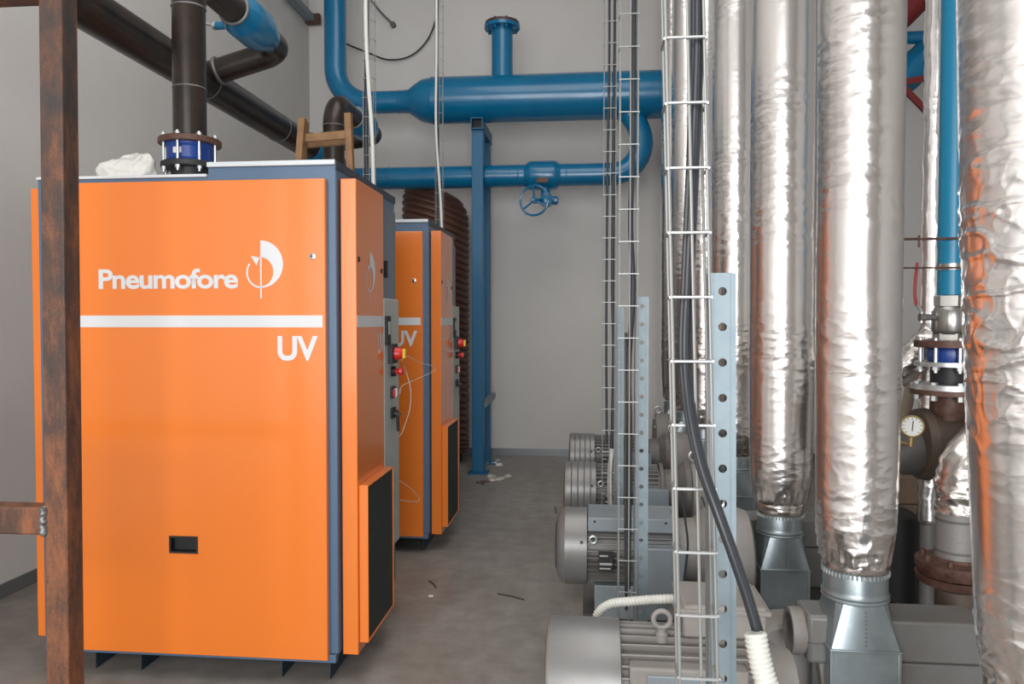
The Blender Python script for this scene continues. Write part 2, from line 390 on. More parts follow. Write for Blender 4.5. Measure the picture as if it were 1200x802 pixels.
    ctl('switch_base', 'rubber', sx, sx+.022, 3.46, 3.56, 1.255, 1.345)
    MB().lathe((sx+.022, 3.515, 1.30), (1, 0, 0), [(0, .030), (.022, .028), (.035, .020), (.035, 0)], 20).build('main_switch', 'red', cb)
    ctl('switch_pointer', 'yellow', sx+.057, sx+.07, 3.505, 3.525, 1.278, 1.322)
    MB().lathe((sx, 3.53, 1.216), (1, 0, 0), [(0, .024), (.018, .024), (.018, .01)], 20).build('stop_collar', 'black', cb)
    MB().lathe((sx+.018, 3.53, 1.216), (1, 0, 0), [(0, .013), (.012, .014), (.02, .021), (.034, .019), (.036, 0)], 20).build('stop_button', 'red', cb)
    ctl('rocker_frame', 'black', sx, sx+.012, 3.50, 3.56, 1.09, 1.145)
    ctl('rocker', 'white_lid', sx+.012, sx+.024, 3.525, 3.55, 1.095, 1.135)
    ctl('rocker_lamp', 'red', sx+.012, sx+.02, 3.503, 3.522, 1.098, 1.132)
    ctl('handle_plate', 'black', sx, sx+.010, 3.50, 3.57, .995, 1.045)
    MB().beam((sx+.02, 3.55, 1.03), (sx+.022, 3.56, .93), .018, .012, (1, 0, 0)).beam((sx+.008, 3.53, 1.02), (sx+.04, 3.535, 1.01), .014, .014).build('door_handle', 'rubber', cb, .002)
    # skids
    for u in (115, 168, 332, 388):
        x = at(u, 780, 3.0).x
        MB().box(x-.002, x+.002, 2.985, 3.82, 0, .12).build('skid_plate', 'skid', R)
    for xa, xb in ((at(115,780,3).x, at(168,780,3).x), (at(332,780,3).x, at(388,780,3).x)):
        MB().box(xa+.002, xb-.002, 2.985, 3.82, .108, .12).box(xa+.002, xb-.002, 3.3, 3.304, 0, .108).build('skid_web', 'skid', R)
    return R
cab1 = make_cabinet()
cab2 = dup(cab1, (-1.62, 3.4+1.76, 0), 'farther orange cabinet half hidden behind the near one, beside the brown corrugated duct')
for c in cab2.children:                # the second cabinet's right panel shows the intake and the same print
    pass

# thin loose wires hanging from the near cabinet's switch
def wire_thing(name, pts, r, m, label, cat, n=8, group=None):
    mb = MB().tube(smooth_path(pts, 8), r, n); o = mb.build(name, m, None, origin=pts[0]); return tag(o, label, cat, group)
sx = -.92
wire_thing('plastic_wire', [(sx+.045, 3.53, 1.27), at(478, 418, 3.7), at(492, 425, 3.95), at(511, 432, 4.2), at(492, 443, 3.95), at(472, 452, 3.7), at(466, 462, 3.63)+Vector((.01,0,0))], .0016, 'whitewire',
           'thin clear wire looping sideways from the red switch between the two cabinets', 'wire', 6)
wire_thing('plastic_wire', [(sx+.045, 3.54, 1.265), at(474, 430, 3.72), at(481, 456, 3.75), at(480, 480, 3.75), at(472, 505, 3.72), at(467.5, 512, 3.67)], .0016, 'whitewire',
           'thin clear wire drooping in a long bow below the red switch of the near cabinet', 'wire', 6)
wire_thing('plastic_wire', [at(467, 563, 3.67), at(478, 570, 3.8), at(489, 580, 3.95), at(491, 587, 4.0), at(480, 588, 3.85), at(469, 586, 3.72)], .0016, 'whitewire',
           'thin clear wire loop at the lower corner of the near grey control box', 'wire', 6)

# ------------------------------------------------------------ rusty foreground frame
pf = at(54, 600, 2.0)
T = thing('steel_frame', (pf.x+.035, 2.035, 0), 'rusty square tube post with welded crossbars in the left foreground', 'frame')
w_ = .068; px0 = at(48, 100, 2.0).x; px1 = at(57, 780, 2.0).x
a = Vector((px0+w_/2+.0, 2.0+w_/2, 3.2)); b_ = Vector((px1+w_/2-.010, 2.0+w_/2, 0))
MB().beam(b_, a, w_, w_, (0, 1, 0)).build('post', 'rusty', T, .004)
zc = at(30, 611, 2.0).z
pm = b_.lerp(a, zc/3.2)
MB().box(WX0+.02, pm.x-w_/2, 2.0, 2.06, zc-.040, zc+.040).build('lower_crossbar', 'rusty', T, .006)
za = at(30, 0, 2.0).z
MB().box(WX0+.02, pm.x-w_/2-.01, 2.0, 2.065, za+.008, za+.09).build('upper_crossbar', 'rusty', T, .006)
mb = MB(); rr_ = random.Random(3); pts = []
for k in range(15):
    zz = zc-.040+.080*k/14; pts.append((pm.x-w_/2-.002+rr_.uniform(-.003, .003), 1.999, zz))
mb.tube(pts, [.007+rr_.uniform(0, .006) for _ in pts], 10)
pts = [(pm.x-w_/2+.001, 2.0+.06*k/8, zc+.041) for k in range(9)]
mb.tube(pts, .005, 8); mb.build('weld_bead', 'weld', T, label='pale weld bead joining crossbar to post')

# ------------------------------------------------------------ black steel pipework on the left
T = thing('header_pipe', (-2.22, 4, 2.84), 'large dark steel header pipe running back along the left wall above the cabinets', 'pipe')
MB().lathe((-2.22, -1.0, 2.84), (0, 1, 0), [(0, .098), (7.6, .098)], 40).build('pipe', 'darkpipe', T)
for y in (1.9, 4.3, 5.35): MB().ring((-2.22, y, 2.84), (0, 1, 0), .098, .004, 36, 6).build('weld_seam', 'weld', T)
MB().lathe((-2.22, 5.95, 2.84), (0, 1, 0), [(0, .101), (.03, .12), (.06, .125), (.3, .125), (.33, .12), (.36, .101)], 36).build('valve_body', 'bluepipe', T, label='blue valve body on the dark header')
for y in (1.205,):
    MB().box(-2.225, -2.215, y-.005, y+.005, 2.93, H).build('hanger_rod', 'zinc', T); MB().ring((-2.22, y, 2.84), (0, 1, 0), .101, .005, 32, 6).build('hanger_ring', 'zinc', T)

def riser(Y, label, X=-1.745, zt=2.99):
    T = thing('riser_pipe', (X, Y, 2.04), label, 'pipe', 'dark riser pipes on the cabinets')
    r = .070; z0 = 2.255
    MB().lathe((X, Y, z0-.012), (0, 0, 1), [(0, r), (zt-.16-z0, r)], 32).build('vertical_pipe', 'darkpipe', T)
    el = fillet([(X, Y, zt-.22), (X, Y, zt), (X, Y+.36, zt)], .17, 12)
    MB().tube(el[1:-1], r+.001, 32).build('top_elbow', 'darkpipe', T)
    MB().ring((X, Y, zt-.17), (0, 0, 1), r, .004, 32, 6).build('weld_seam', 'weld', T)
    MB().ring((X, Y, zt-.52), (0, 0, 1), r, .003, 32, 6).build('weld_seam', 'weld', T)
    MB().tube([(X, Y+.15, zt), (X, Y+.44, zt)], r, 32).build('run_pipe', 'darkpipe', T)
    MB().ring((X, Y+.43, zt), (0, 1, 0), r+.002, .010, 32, 8).build('weld_seam', 'weld', T)
    v = MB().lathe((X, Y+.43, zt), (0, 1, 0), [(0, .072), (.03, .080), (.07, .101), (.10, .107), (.26, .107), (.30, .100), (.36, .083), (.40, .073)], 40).build('valve_body', 'bluepipe', T, label='round blue ball valve body')
    hb = at(262, 28, Y+.45) if Y < 4 else None
    hz = at(262, 30, 3.86).z-2.99
    h0 = Vector((X-.08, Y+.62, zt+hz*.6)); h1 = Vector((X-.185, Y+.62, zt+hz)) ; h2 = Vector((X-.26, Y+.62, zt+hz+.02))
    MB().tube([h0, h1], .020, 16).build('valve_stem', 'bluepipe', v)
    MB().tube([h1, h1+(h2-h1)*.15], .024, 6).tube([h1, h2], .008, 10).build('stem_nut', 'zinc', v)
    e2 = fillet([(X, Y+.80, zt), (X, Y+1.02, zt), (-2.22, Y+1.02, 2.86)], .1, 8)
    MB().tube(e2[:-1], r, 28).build('end_elbow', 'darkpipe', T)
    MB().tube(e2[-2:], r, 28).build('branch_pipe', 'darkpipe', T)
    MB().ring(Vector(e2[-1])+Vector((.105, 0, .03)), (-.46, 0, -.13), r+.003, .010, 28, 8).build('weld_seam', 'weld', T)
    # flexible flanged coupling under the riser
    MB().lathe((X, Y, 2.04), (0, 0, 1), [(0, .080), (.09, .080)], 32).build('neck', 'rubber', T)
    lf = MB().lathe((X, Y, 2.118), (0, 0, 1), [(0, .09), (0, .118), (.004, .121), (.022, .121), (.026, .118), (.026, .09)], 40).build('lower_flange', 'rubber', T)
    cb_ = MB().lathe((X, Y, 2.143), (0, 0, 1), [(0, .100), (.008, .103), (.014, .096), (.062, .096), (.072, .104), (.080, .104)], 40).build('coupling_body', 'cobalt', T, label='blue rubber coupling body')
    MB().box(X-.024, X+.012, Y-.0985, Y-.0955, 2.172, 2.197).build('sticker', 'paper', cb_)
    MB().lathe((X, Y, 2.222), (0, 0, 1), [(0, .09), (0, .128), (.003, .131), (.022, .131), (.026, .127), (.026, .07)], 40).build('upper_flange', 'rustflange', T)
    for k in range(8):
        a = math.radians(-88+45*k); x = X+.112*math.cos(a); y = Y+.112*math.sin(a)
        MB().lathe((x, y, 2.095), (0, 0, 1), [(0, .006), (.17, .006)], 8).lathe((x, y, 2.248), (0, 0, 1), [(0, .011), (.012, .011)], 6).lathe((x, y, 2.106), (0, 0, 1), [(0, .011), (.012, .011)], 6).build('bolt', 'zinc', T)
    return T
riser(3.24, 'dark steel riser with blue ball valve and rusty flange rising from the near cabinet')
riser(5.0, 'dark steel riser elbow behind the wooden trestle, above the farther cabinet', -1.69, 2.92)

# ------------------------------------------------------------ things on top of the near cabinet
def bag():
    c = at(147, 205, 3.12); mb = MB(); n, m_ = 72, 36; o = Vector((c.x, 3.16, 2.041)); base = 0
    for j in range(m_+1):
        t = j/m_
        for i in range(n):
            a = 2*PI*i/n; ph = t*PI/2
            d = Vector((math.cos(a)*math.cos(ph)**.45, math.sin(a)*math.cos(ph)**.45, math.sin(ph)**.8))
            q = d*2.3
            f = 1.02+.30*noise.noise(q*.6+Vector((3, 1, 0)))+.14*(1-abs(noise.noise(q*1.0+Vector((5, 2, 1))))*2)
            f += .02*abs(noise.noise(q*4))
            mb.v.append((o.x+d.x*.118*f, o.y+d.y*.09*f, o.z+d.z*.094*f*(1+.14*math.cos(a*3+.6))))
    for j in range(m_):
        for i in range(n):
            p = j*n+i; q = j*n+(i+1) % n; mb.f.append((p, q, q+n, p+n))
    return tag(mb.build('plastic_bag', 'bag', None, origin=o, ang=80), 'crumpled translucent white plastic bag lying on the near cabinet top', 'bag')
m = mat('bag', (.86, .85, .80), .3, bump=(14, .25, .008)); m.node_tree.nodes['Principled BSDF'].inputs['Transmission Weight'].default_value = .25
bag()

T = thing('wooden_trestle', (-1.17, 3.32, 2.086), 'small rough wooden trestle standing on the near cabinet top', 'trestle')
for y, dx in ((3.26, 0), (3.40, .012)):
    zl = at(352, 139 if y < 3.3 else 143, y); zr = at(408, 133 if y < 3.3 else 139, y)
    MB().beam((zl.x-.012+dx, y, 2.086), (zl.x+.010+dx, y, zl.z), .030, .032, (0, 1, 0)).build('leg', 'wood', T, .003)
    MB().beam((zr.x+.010, y, 2.086), (zr.x, y, zr.z), .030, .032, (0, 1, 0)).build('leg', 'wood', T, .003)
    zz = at(380, 159 if y < 3.3 else 166, y).z
    MB().beam((zl.x-.005, y+.02, zz-.006), (zr.x+.012, y+.02, zz+.008), .02, .036).build('crossbar', 'wood', T, .003)
for x, z in (): MB().beam((x, 3.27, z), (x, 3.39, z), .03, .03).build('tie', 'wood', T, .003)

# ------------------------------------------------------------ blue pipework on the back wall
YB = 7.42
T = thing('blue_pipe_run', (0, YB, 3.59), 'blue painted steel pipework with fat header and U bend across the back wall', 'pipe')
zU = at(520, 118, YB).z; zL = at(520, 208, YB).z; rB = .222; rS = .107
xa = at(508, 118, YB).x; xb = 1.6
MB().tube([(xa, YB, zU), (xb, YB, zU)], rB, 48).lathe((xb-.001, YB, zU), (1, 0, 0), [(0, rB), (.06, .17), (.08, 0)], 40, False).build('header', 'bluepipe', T)
x1 = at(468, 120, YB).x; x2 = at(484, 120, YB).x
MB().lathe((x1, YB, zU), (1, 0, 0), [(0, rS), (.10, .115), (.16, .16), (.24, .205), (.30, .214), (xa-x1, rB)], 48, False).build('reducer', 'bluepipe', T)
xv = at(393, 60, YB).x
p = fillet([(xv, YB, 5.5), (xv, YB, zU+.002), (x1, YB, zU)], .34, 14)
MB().tube(p, rS, 36).build('drop_pipe', 'bluepipe', T)
for q in ((x1, YB, zU),): MB().ring(q, (1, 0, 0), rS, .005, 36, 6).build('weld_seam', 'bluepipe', T)
MB().ring((xa, YB, zU), (1, 0, 0), rB, .005, 40, 6).build('weld_seam', 'bluepipe', T)
# tee stub with blind flange
xt = at(588.5, 60, YB).x; zt = at(588, 32, YB).z
MB().tube([(xt, YB, zU+.15), (xt, YB, zt)], .103, 36).build('tee_stub', 'bluepipe', T)
fl = MB().lathe((xt, YB, zt-.02), (0, 0, 1), [(0, .10), (0, .168), (.004, .172), (.034, .172), (.036, .168), (.036, .09)], 40).build('stub_flange', 'bluepipe', T)
MB().lathe((xt, YB, zt+.018), (0, 0, 1), [(0, .165), (.022, .165), (.026, .160), (.026, 0)], 40).build('blind_flange', 'rustflange', T, label='rusty blind flange cover')
for k in range(8):
    a = PI/8+PI/4*k
    MB().lathe((xt+.14*math.cos(a), YB+.14*math.sin(a), zt-.045), (0, 0, 1), [(0, .014), (.1, .014)], 6).build('bolt', 'bluepipe', fl)
# lower pipe, valve, U bend
xl = at(395, 212, YB).x
xu = at(716, 204, YB).x
p = [(xl, YB, zL), (xu, YB, zL)] + [at(u, v, YB) for u, v in ((733, 200), (747, 186), (752, 168), (748, 150), (738, 134), (726, 124))]
p = [Vector(q) for q in p]
MB().tube([p[0], p[1]], rS, 36).build('lower_pipe', 'bluepipe', T)
MB().tube(smooth_path(p[1:], 6), rS, 36).build('return_bend', 'bluepipe', T)
for u in (457, 608, 664, 716):
    MB().ring((at(u, 208, YB).x, YB, zL), (1, 0, 0), rS, .004, 36, 6).build('weld_seam', 'bluepipe', T)
xv0 = at(617, 206, YB).x; L = at(655, 206, YB).x-xv0
vb = MB().lathe((xv0, YB, zL), (1, 0, 0), [(-.02, .108), (0, .112), (.02, .132), (.045, .139), (L-.045, .139), (L-.02, .132), (L, .112), (L+.02, .108)], 44).build('valve_body', 'bluepipe', T, label='bulging blue valve body with scuffed plate')
c = at(637, 212, YB)
MB().box(c.x-.06, c.x+.05, YB-.142, YB-.120, zL-.09, zL-.045).build('scuffed_plate', 'rustflange', vb)
MB().tube([(c.x+.02, YB-.02, zL-.1), (c.x+.02, YB-.02, zL-.2)], .045, 20).build('valve_neck', 'bluepipe', vb)
gc = at(641, 235, YB-.05)
MB().lathe((gc.x, YB-.05-.08, gc.z), (0, 1, 0), [(0, .04), (.01, .065), (.12, .065), (.13, .05)], 20).lathe((gc.x-.05, YB-.03, gc.z), (1, 0, 0), [(0, .045), (.15, .04), (.16, .02)], 16).build('gearbox', 'bluepipe', vb)
for k in range(6):
    a = PI/3*k; MB().lathe((gc.x+.055*math.cos(a), YB-.14, gc.z+.055*math.sin(a)), (0, 1, 0), [(0, .011), (.04, .011)], 6).build('gear_bolt', 'bluepost', vb)
hc = at(626, 235, YB-.22); ax = Vector((.28, .95, 0)).normalized()
MB().ring(hc, ax, .138, .011, 40, 8).build('handwheel', 'bluepipe', vb)
hw = MB(); s0 = Vector((0, 0, 1)); s1 = ax.cross(s0)
for k in range(3):
    a = math.radians(95+120*k); hw.tube([hc, hc+(s0*math.sin(a)+s1*math.cos(a))*.135], .010, 8)
hw.lathe(hc-ax*.02, ax, [(0, .03), (.05, .03)], 16); hw.tube([hc, Vector((gc.x-.02, YB-.1, gc.z))], .016, 10); hw.build('wheel_spokes', 'bluepipe', vb)
MB().lathe(hc-ax*.045, ax, [(0, .012), (.03, .018)], 10).build('hub_nut', 'nickel', vb)

# blue support frame
T = thing('pipe_support', (at(560, 540, 7.28).x, 7.28, 0), 'tall blue square tube support under the blue header', 'support')
xp = at(553, 400, 7.2).x; wP = .108
ztop = at(560, 152, 7.2).z
MB().box(xp, xp+wP, 7.2, 7.2+wP, .012, ztop).build('post', 'bluepost', T, .004)
MB().box(xp-.005, xp-.005+wP, 7.72, 7.72+wP, .012, ztop).build('post', 'bluepost', T, .004)
o_ = MB(); x0, x1_, z0_, z1_ = xp-.002, xp+wP+.002, ztop, ztop+.105; t = .008
o_.box(x0, x1_, 7.16, 7.86, z0_, z0_+t).box(x0, x1_, 7.16, 7.86, z1_-t, z1_).box(x0, x0+t, 7.16, 7.86, z0_+t, z1_-t).box(x1_-t, x1_, 7.16, 7.86, z0_+t, z1_-t)
o_.build('top_beam', 'bluepost', T, label='hollow top beam with open dark end')
MB().box(x0+t, x1_-t, 7.24, 7.25, z0_+t, z1_-t).build('beam_end_shade', 'black', T)  # black sheet inside the open tube, painting its unlit interior
MB().box(xp-.04, xp+wP+.04, 7.16, 7.2+wP+.04, 0, .012).build('base_plate', 'bluepost', T)
MB().box(xp+.005, xp+wP+.085, 7.68, 7.87, 0, .012).build('base_plate', 'bluepost', T)
q = at(569, 468, 7.3)
MB().beam((xp+wP-.005, 7.25, q.z-.05), (xp+wP+.03, 7.72, q.z+.0), .05, .05).build('tie', 'galv', T)

# brown corrugated duct
def corr():
    c = at(511, 400, 7.87); R0 = .345; mb = MB(); n = 56; ribs = 40; per = 10; Z0, Z1 = .10, 2.80; rows = ribs*per
    for j in range(rows+1):
        t = j/rows
        for i in range(n):
            a = 2*PI*i/n; tt = t*(Z1-Z0)
            prof = .5-.5*math.cos(2*PI*(t*ribs)); r = R0-.024+.024*(1-(1-prof)**3)
            if tt > Z1-Z0-.22:
                q = (tt-(Z1-Z0-.22))/.22; r *= max(0, 1-q*q)**.5*.45+.55
            x = math.cos(a)*r; y = math.sin(a)*r
            tilt = -.32*x-.05*y
            f = min(1, tt/.25); zz = Z0+tt+tilt*f
            mb.v.append((c.x+x, 7.87+y, max(.0, zz)))
    for j in range(rows):
        for i in range(n):
            p = j*n+i; q = j*n+(i+1) % n; mb.f.append((p, q, q+n, p+n))
    mb.f.append(tuple(reversed(range(n)))); mb.f.append(tuple(rows*n+k for k in range(n)))
    T = thing('corrugated_duct', (c.x, 7.87, 0), 'wide brown corrugated plastic duct standing between far cabinet and blue support', 'duct')
    mb.build('ribbed_wall', 'corrugated', T, ang=180)
    MB().lathe((c.x, 7.87, 0), (0, 0, 1), [(0, .27), (.12, .27)], 40).build('foot_ring', 'black', T)
corr()

# ------------------------------------------------------------ wire mesh cable trays
def tray(top, bot, pitch, width, depth, label, group, wr=.0022, ph=0):
    """top, bot: back-centre points. U section open towards the camera side"""
    top = Vector(top); bot = Vector(bot); d = (top-bot); L = d.length; d.normalize()
    T = thing('cable_tray', bot, label, 'cable tray', group)
    X = Vector((1, 0, 0)); Y = Vector((0, 1, 0)); hw = width/2
    for nm, ox, oy in (('w', -hw, 0), ('w', .14*hw, 0), ('w', hw, 0), ('w', -hw, depth), ('w', hw, depth)):
        o = Vector((ox, oy, 0)); MB().tube([bot+o, top+o], wr, 8).build('rail_wire', 'wire', T)
    r = MB(); 
    for a, b in (((-hw-wr, depth), (-hw-wr, -wr)), ((-hw, -wr*1.8), (hw, -wr*1.8)), ((hw+wr, -wr), (hw+wr, depth))):
        r.tube([Vector((*a, 0)), Vector((*b, 0))], wr*.95, 6)
    me = r.build('rung', 'wire', None); me.parent = T; z = ph
    me.location = d*z; z += pitch
    while z < L:
        share(me, T, d*z); z += pitch
    return T
G1 = 'wire mesh cable trays along the blowers'; G2 = 'wire mesh cable trays over the cabinets'
tA, tB = at(802, 0, 1.22), at(819, 802, 1.22)
dd = (tA-tB).normalized()
t1 = tray(tB+dd*3.6, tB-dd*.25, .1, .058, .045, 'nearest wire mesh cable tray, tied to the tall perforated strut with holes', G1, .0026, .06)
t2 = tray((at(738, 0, 2.42)+Vector((0,0,1.2))), at(735, 742, 2.42)*1, .1, .055, .04, 'middle wire mesh cable tray in front of the second perforated strut', G1, .0022, .03)
t3 = tray((at(716, 0, 3.62)+Vector((0,0,.8))), at(712, 690, 3.62), .1, .055, .04, 'farthest wire mesh cable tray of the row, nearest the back wall doorway side', G1, .0021, .05)
t3['label'] = 'farthest of the three wire mesh trays beside the blowers, two black cables inside'
t4 = tray(at(431, -60, 3.95), (at(431, 100, 3.95).x, 3.95, 1.9), .1, .055, .04, 'wire mesh cable tray dropping behind the near cabinet, black and white cables inside', G2, .0018, .02)
t5 = tray(at(514, -40, 5.75), (at(514, 100, 5.75).x, 5.75, 1.9), .1, .055, .04, 'thin wire mesh cable tray dropping to the farther cabinet before the corrugated duct', G2, .0018, .02)

# cables in the trays
def cable(pts, r, label, m='cable', name='power_cable', cat='cable', n=10, group=None):
    o = MB().tube(smooth_path(pts, 10), r, n).build(name, m, None, origin=pts[0]); return tag(o, label, cat, group)
Yc = 1.19
base = [(816, -160), (816, 0), (815, 70), (812, 150), (808, 240), (804, 330), (801, 400), (803, 450), (810, 500), (822, 550), (840, 600), (858, 650), (875, 700), (889, 748)]
def cab_pts(dx, dy, Y0):
    out = []
    for i, (u, v) in enumerate(base):
        k = max(0, min(1, (v-420)/200)); out.append(at(u+dx*(1-k*.35), v+dy, Y0-.10*k))
    return out
cable(cab_pts(-2.5, 0, 1.240), .0052, 'left black cable of the pair leaving the nearest tray for the white conduit')
cable(cab_pts(5.5, 0, 1.245), .0056, 'right black cable of the pair leaving the nearest tray for the white conduit')
cable(cab_pts(1.5, 2, 1.231), .0048, 'black cable lying on the pair that leaves the nearest tray')
p0, p1 = at(885, 742, 1.12), at(909, 830, 1.10)
mb = MB(); pts = []; rad = []
for k in range(91):
    t = k/90; pts.append(p0.lerp(p1, t)+Vector((-.004*math.sin(t*PI), 0, 0))); rad.append(.0145+.0022*(.5-.5*math.cos(2*PI*t*15))**.7)
p2 = at(925, 930, 1.08)
mb.tube(pts, rad, 24)
T = thing('flexible_conduit', p1, 'white corrugated conduit taking the black cables at lower right of the near strut', 'conduit')
mb.build('ribbed_hose', 'conduit', T); 
pts = []; rad = []
pe = Vector((p1.x+.05, 1.12, .0)); pth = smooth_path([p1, p1.lerp(p2, .6), Vector((p1.x+.05, 1.11, .35)), pe], 60)
for k, q in enumerate(pth): pts.append(q); rad.append(.0145+.0022*(.5-.5*math.cos(2*PI*k/5))**.7)
MB().tube(pts, rad, 14).build('ribbed_hose', 'conduit', T)
pp = at(748, -250, 2.40)
cable([at(743, -250, 2.44), at(743, 0, 2.44), at(742, 150, 2.44), at(739, 260, 2.44), at(742, 340, 2.44), at(737, 430, 2.44), at(738, 520, 2.44), at(736, 690, 2.44)], .0085, 'thick black cable wavering inside the middle tray')
cable([at(733.5, 390, 2.445), at(734, 460, 2.445), at(733, 600, 2.445), at(734, 715, 2.445)], .005, 'thin black cable low in the middle tray')
cable([at(721, -150, 3.64), at(721, 0, 3.64), at(719, 200, 3.64), at(718, 330, 3.64), at(719, 420, 3.64), at(717, 530, 3.64)], .0085, 'thick black cable on the right inside the farthest tray')
cable([at(714, -150, 3.64), at(714, 60, 3.64), at(712, 200, 3.64), at(710.5, 380, 3.64), at(711, 520, 3.64)], .006, 'thinner dark cable on the left inside the farthest tray')
cable([at(717, 526, 3.64), at(714.5, 560, 3.64), at(716, 640, 3.64)], .011, 'white sleeve below the cables of the farthest tray', 'conduit', 'cable_sleeve', 'conduit')
cable([at(430, -60, 3.97), at(430, 60, 3.97), at(429, 160, 3.97), (at(430, 100, 3.97).x, 3.97, 2.0)], .012, 'black cable bundle inside the tray behind the near cabinet')
cable([at(428, -60, 3.90), at(429, 40, 3.90), at(432, 100, 3.88), at(436, 160, 3.86), at(438, 236, 3.80), at(439, 260, 3.7)], .010, 'white cable falling from the tray to the near cabinet side', 'whitewire')
cable([at(513, -40, 5.77), at(512, 60, 5.77), at(513, 160, 5.77), (at(513, 160, 5.77).x, 5.77, 1.95)], .010, 'dark cable inside the thin tray over the farther cabinet')
cable([at(511.5, -40, 5.71), at(511.5, 60, 5.71), at(511, 150, 5.71), at(516, 230, 5.68), at(518, 275, 5.6)], .009, 'white cable slanting out of the thin tray over the farther cabinet', 'whitewire')

# ------------------------------------------------------------ perforated struts
def strut(pb, pt, label, w=.0415, pitch=.058, hr=.0070, first=.03):
    pb = Vector(pb); pt = Vector(pt); T = thing('perforated_strut', pb, label, 'strut', 'galvanised perforated struts')
    H_ = pt.z-pb.z; dx = (pt.x-pb.x)/H_; mb = MB(); h = w/2; zz = H_; K = 16
    P = lambda x, y, z: (pb.x+x+dx*z, pb.y+y, pb.z+z)
    zc_ = H_-first+pitch/2
    mb.v += [P(-h, 0, H_), P(h, 0, H_), P(h, 0, zc_), P(-h, 0, zc_)] if first > pitch/2 else []
    if first > pitch/2: mb.f.append((0, 1, 2, 3))
    zt_ = min(H_, zc_)
    while zt_-pitch > 0:
        cz = zt_-pitch/2; i = len(mb.v)
        for k in range(K):
            a = 2*PI*k/K; c_, s_ = math.cos(a), math.sin(a); q = 1/max(abs(c_), abs(s_))
            mb.v.append(P(h*.62*c_*q if abs(c_) < abs(s_)*.999 else math.copysign(h*.62, c_), 0, cz+s_*q*pitch/2)); mb.v.append(P(hr*c_, 0, cz+hr*s_))
        for k in range(K):
            a = i+2*k; b = i+2*((k+1) % K); mb.f.append((a, b, b+1, a+1))
        i = len(mb.v)
        mb.v += [P(-h, 0, cz+pitch/2), P(-h*.62, 0, cz+pitch/2), P(-h*.62, 0, cz-pitch/2), P(-h, 0, cz-pitch/2),
                 P(h*.62, 0, cz+pitch/2), P(h, 0, cz+pitch/2), P(h, 0, cz-pitch/2), P(h*.62, 0, cz-pitch/2)]
        mb.f += [(i, i+1, i+2, i+3), (i+4, i+5, i+6, i+7)]; zt_ -= pitch
    i = len(mb.v); mb.v += [P(-h, 0, zt_), P(h, 0, zt_), P(h, 0, 0), P(-h, 0, 0)]; mb.f.append((i, i+1, i+2, i+3))
    mb.build('perforated_web', 'galv', T, solid=.0022, flat=True)
    mb = MB()
    for sx_ in (-1, 1):
        i = len(mb.v); mb.v += [P(sx_*h, 0, 0), P(sx_*h, 0, H_), P(sx_*h, .041, H_), P(sx_*h, .041, 0)]; mb.f.append((i, i+1, i+2, i+3))
        i = len(mb.v); mb.v += [P(sx_*h, .041, 0), P(sx_*h, .041, H_), P(sx_*h*.5, .041, H_), P(sx_*h*.5, .041, 0)]; mb.f.append((i, i+1, i+2, i+3))
        i = len(mb.v); mb.v += [P(sx_*h*.60, -.0018, 0), P(sx_*h*.60, -.0018, H_), P(sx_*h*.70, -.0018, H_), P(sx_*h*.70, -.0018, 0)]; mb.f.append((i, i+1, i+2, i+3))
    mb.build('side_flanges', 'galv', T, solid=.0022, flat=True)
    MB().box(pb.x-.05, pb.x+.05, pb.y-.03, pb.y+.07, 0, .008).build('base_plate', 'galv', T)
    return T
p = at(861-14, 802, 1.28); q = at(846.5, 320, 1.28); g = (p-q)/(p.z-q.z)
strut(q+g*(0-q.z), q, 'nearest tall perforated galvanised strut, wide with round holes, in front of the foil ducts')
q = at(752.5, 348, 2.485); strut((q.x, 2.485, 0), q, 'middle perforated galvanised strut between the second blower and the mesh tray')
q = at(726, 360, 3.69); strut((q.x, 3.69, 0), q, 'farthest and thinnest perforated galvanised strut, behind the mesh trays')

# ------------------------------------------------------------ foil ducts
def sleeve_mesh(seed, zb, zt, R0, nseg, dz, zdense, amp=1.0):
    mb = MB(); zs = []; z = zb
    while z < zt: zs.append(z); z += dz if z < zdense else dz*3
    zs.append(zt); n = nseg; sd = Vector((seed*7.3, seed*3.1, seed*11.7))
    for z in zs:
        e = z-zb
        rr = R0*(.83+.17*min(1, (e/.10))**.6) if e < .10 else R0
        rr *= (.93+.07*min(1, e/.5))
        mask = noise.noise(Vector((seed*5.1, 0, z*2.1)))*1.4+.25
        mask = max(.10, min(1, mask)); 
        if e < .16: mask = max(mask, .9*(1-e/.16)+.25)
        for i in range(n):
            a = 2*PI*i/n; c_, s_ = math.cos(a), math.sin(a)
            q = Vector((c_*R0, s_*R0, z))
            lump = noise.noise(Vector((q.x*6, q.y*6, z*1.8))+sd)*.0026
            m2 = max(0, min(1, noise.noise(Vector((q.x*7, q.y*7, z*4))+sd*2)*2+.35))
            qq = Vector((q.x*8, q.y*8, z*27))+sd
            qq += Vector((noise.noise(q*9+sd), noise.noise(q*9-sd), noise.noise(q*11+sd)))*.6
            fold = (1-min(1, abs(noise.noise(qq))*3.4))**2.5*.0042
            qv = Vector((q.x*34, q.y*34, z*20))+sd
            fold += (1-min(1, abs(noise.noise(qv))*3.4))**2.5*.0018
            d = lump + amp*mask*m2*fold
            if e < .07: d += .0035*math.cos(a*17+seed+2*noise.noise(Vector((a, z*10, seed))))*(1-e/.07)
            r = rr+d; mb.v.append((c_*r, s_*r, z))
    for j in range(len(zs)-1):
        for i in range(n):
            p = j*n+i; q = j*n+(i+1) % n; mb.f.append((p, q, q+n, p+n))
    me = bpy.data.meshes.new('foil_sleeve'); me.from_pydata(mb.v, [], mb.f); me.materials.append(MATS['foil'])
    me.polygons.foreach_set('use_smooth', [True]*len(me.polygons)); return me
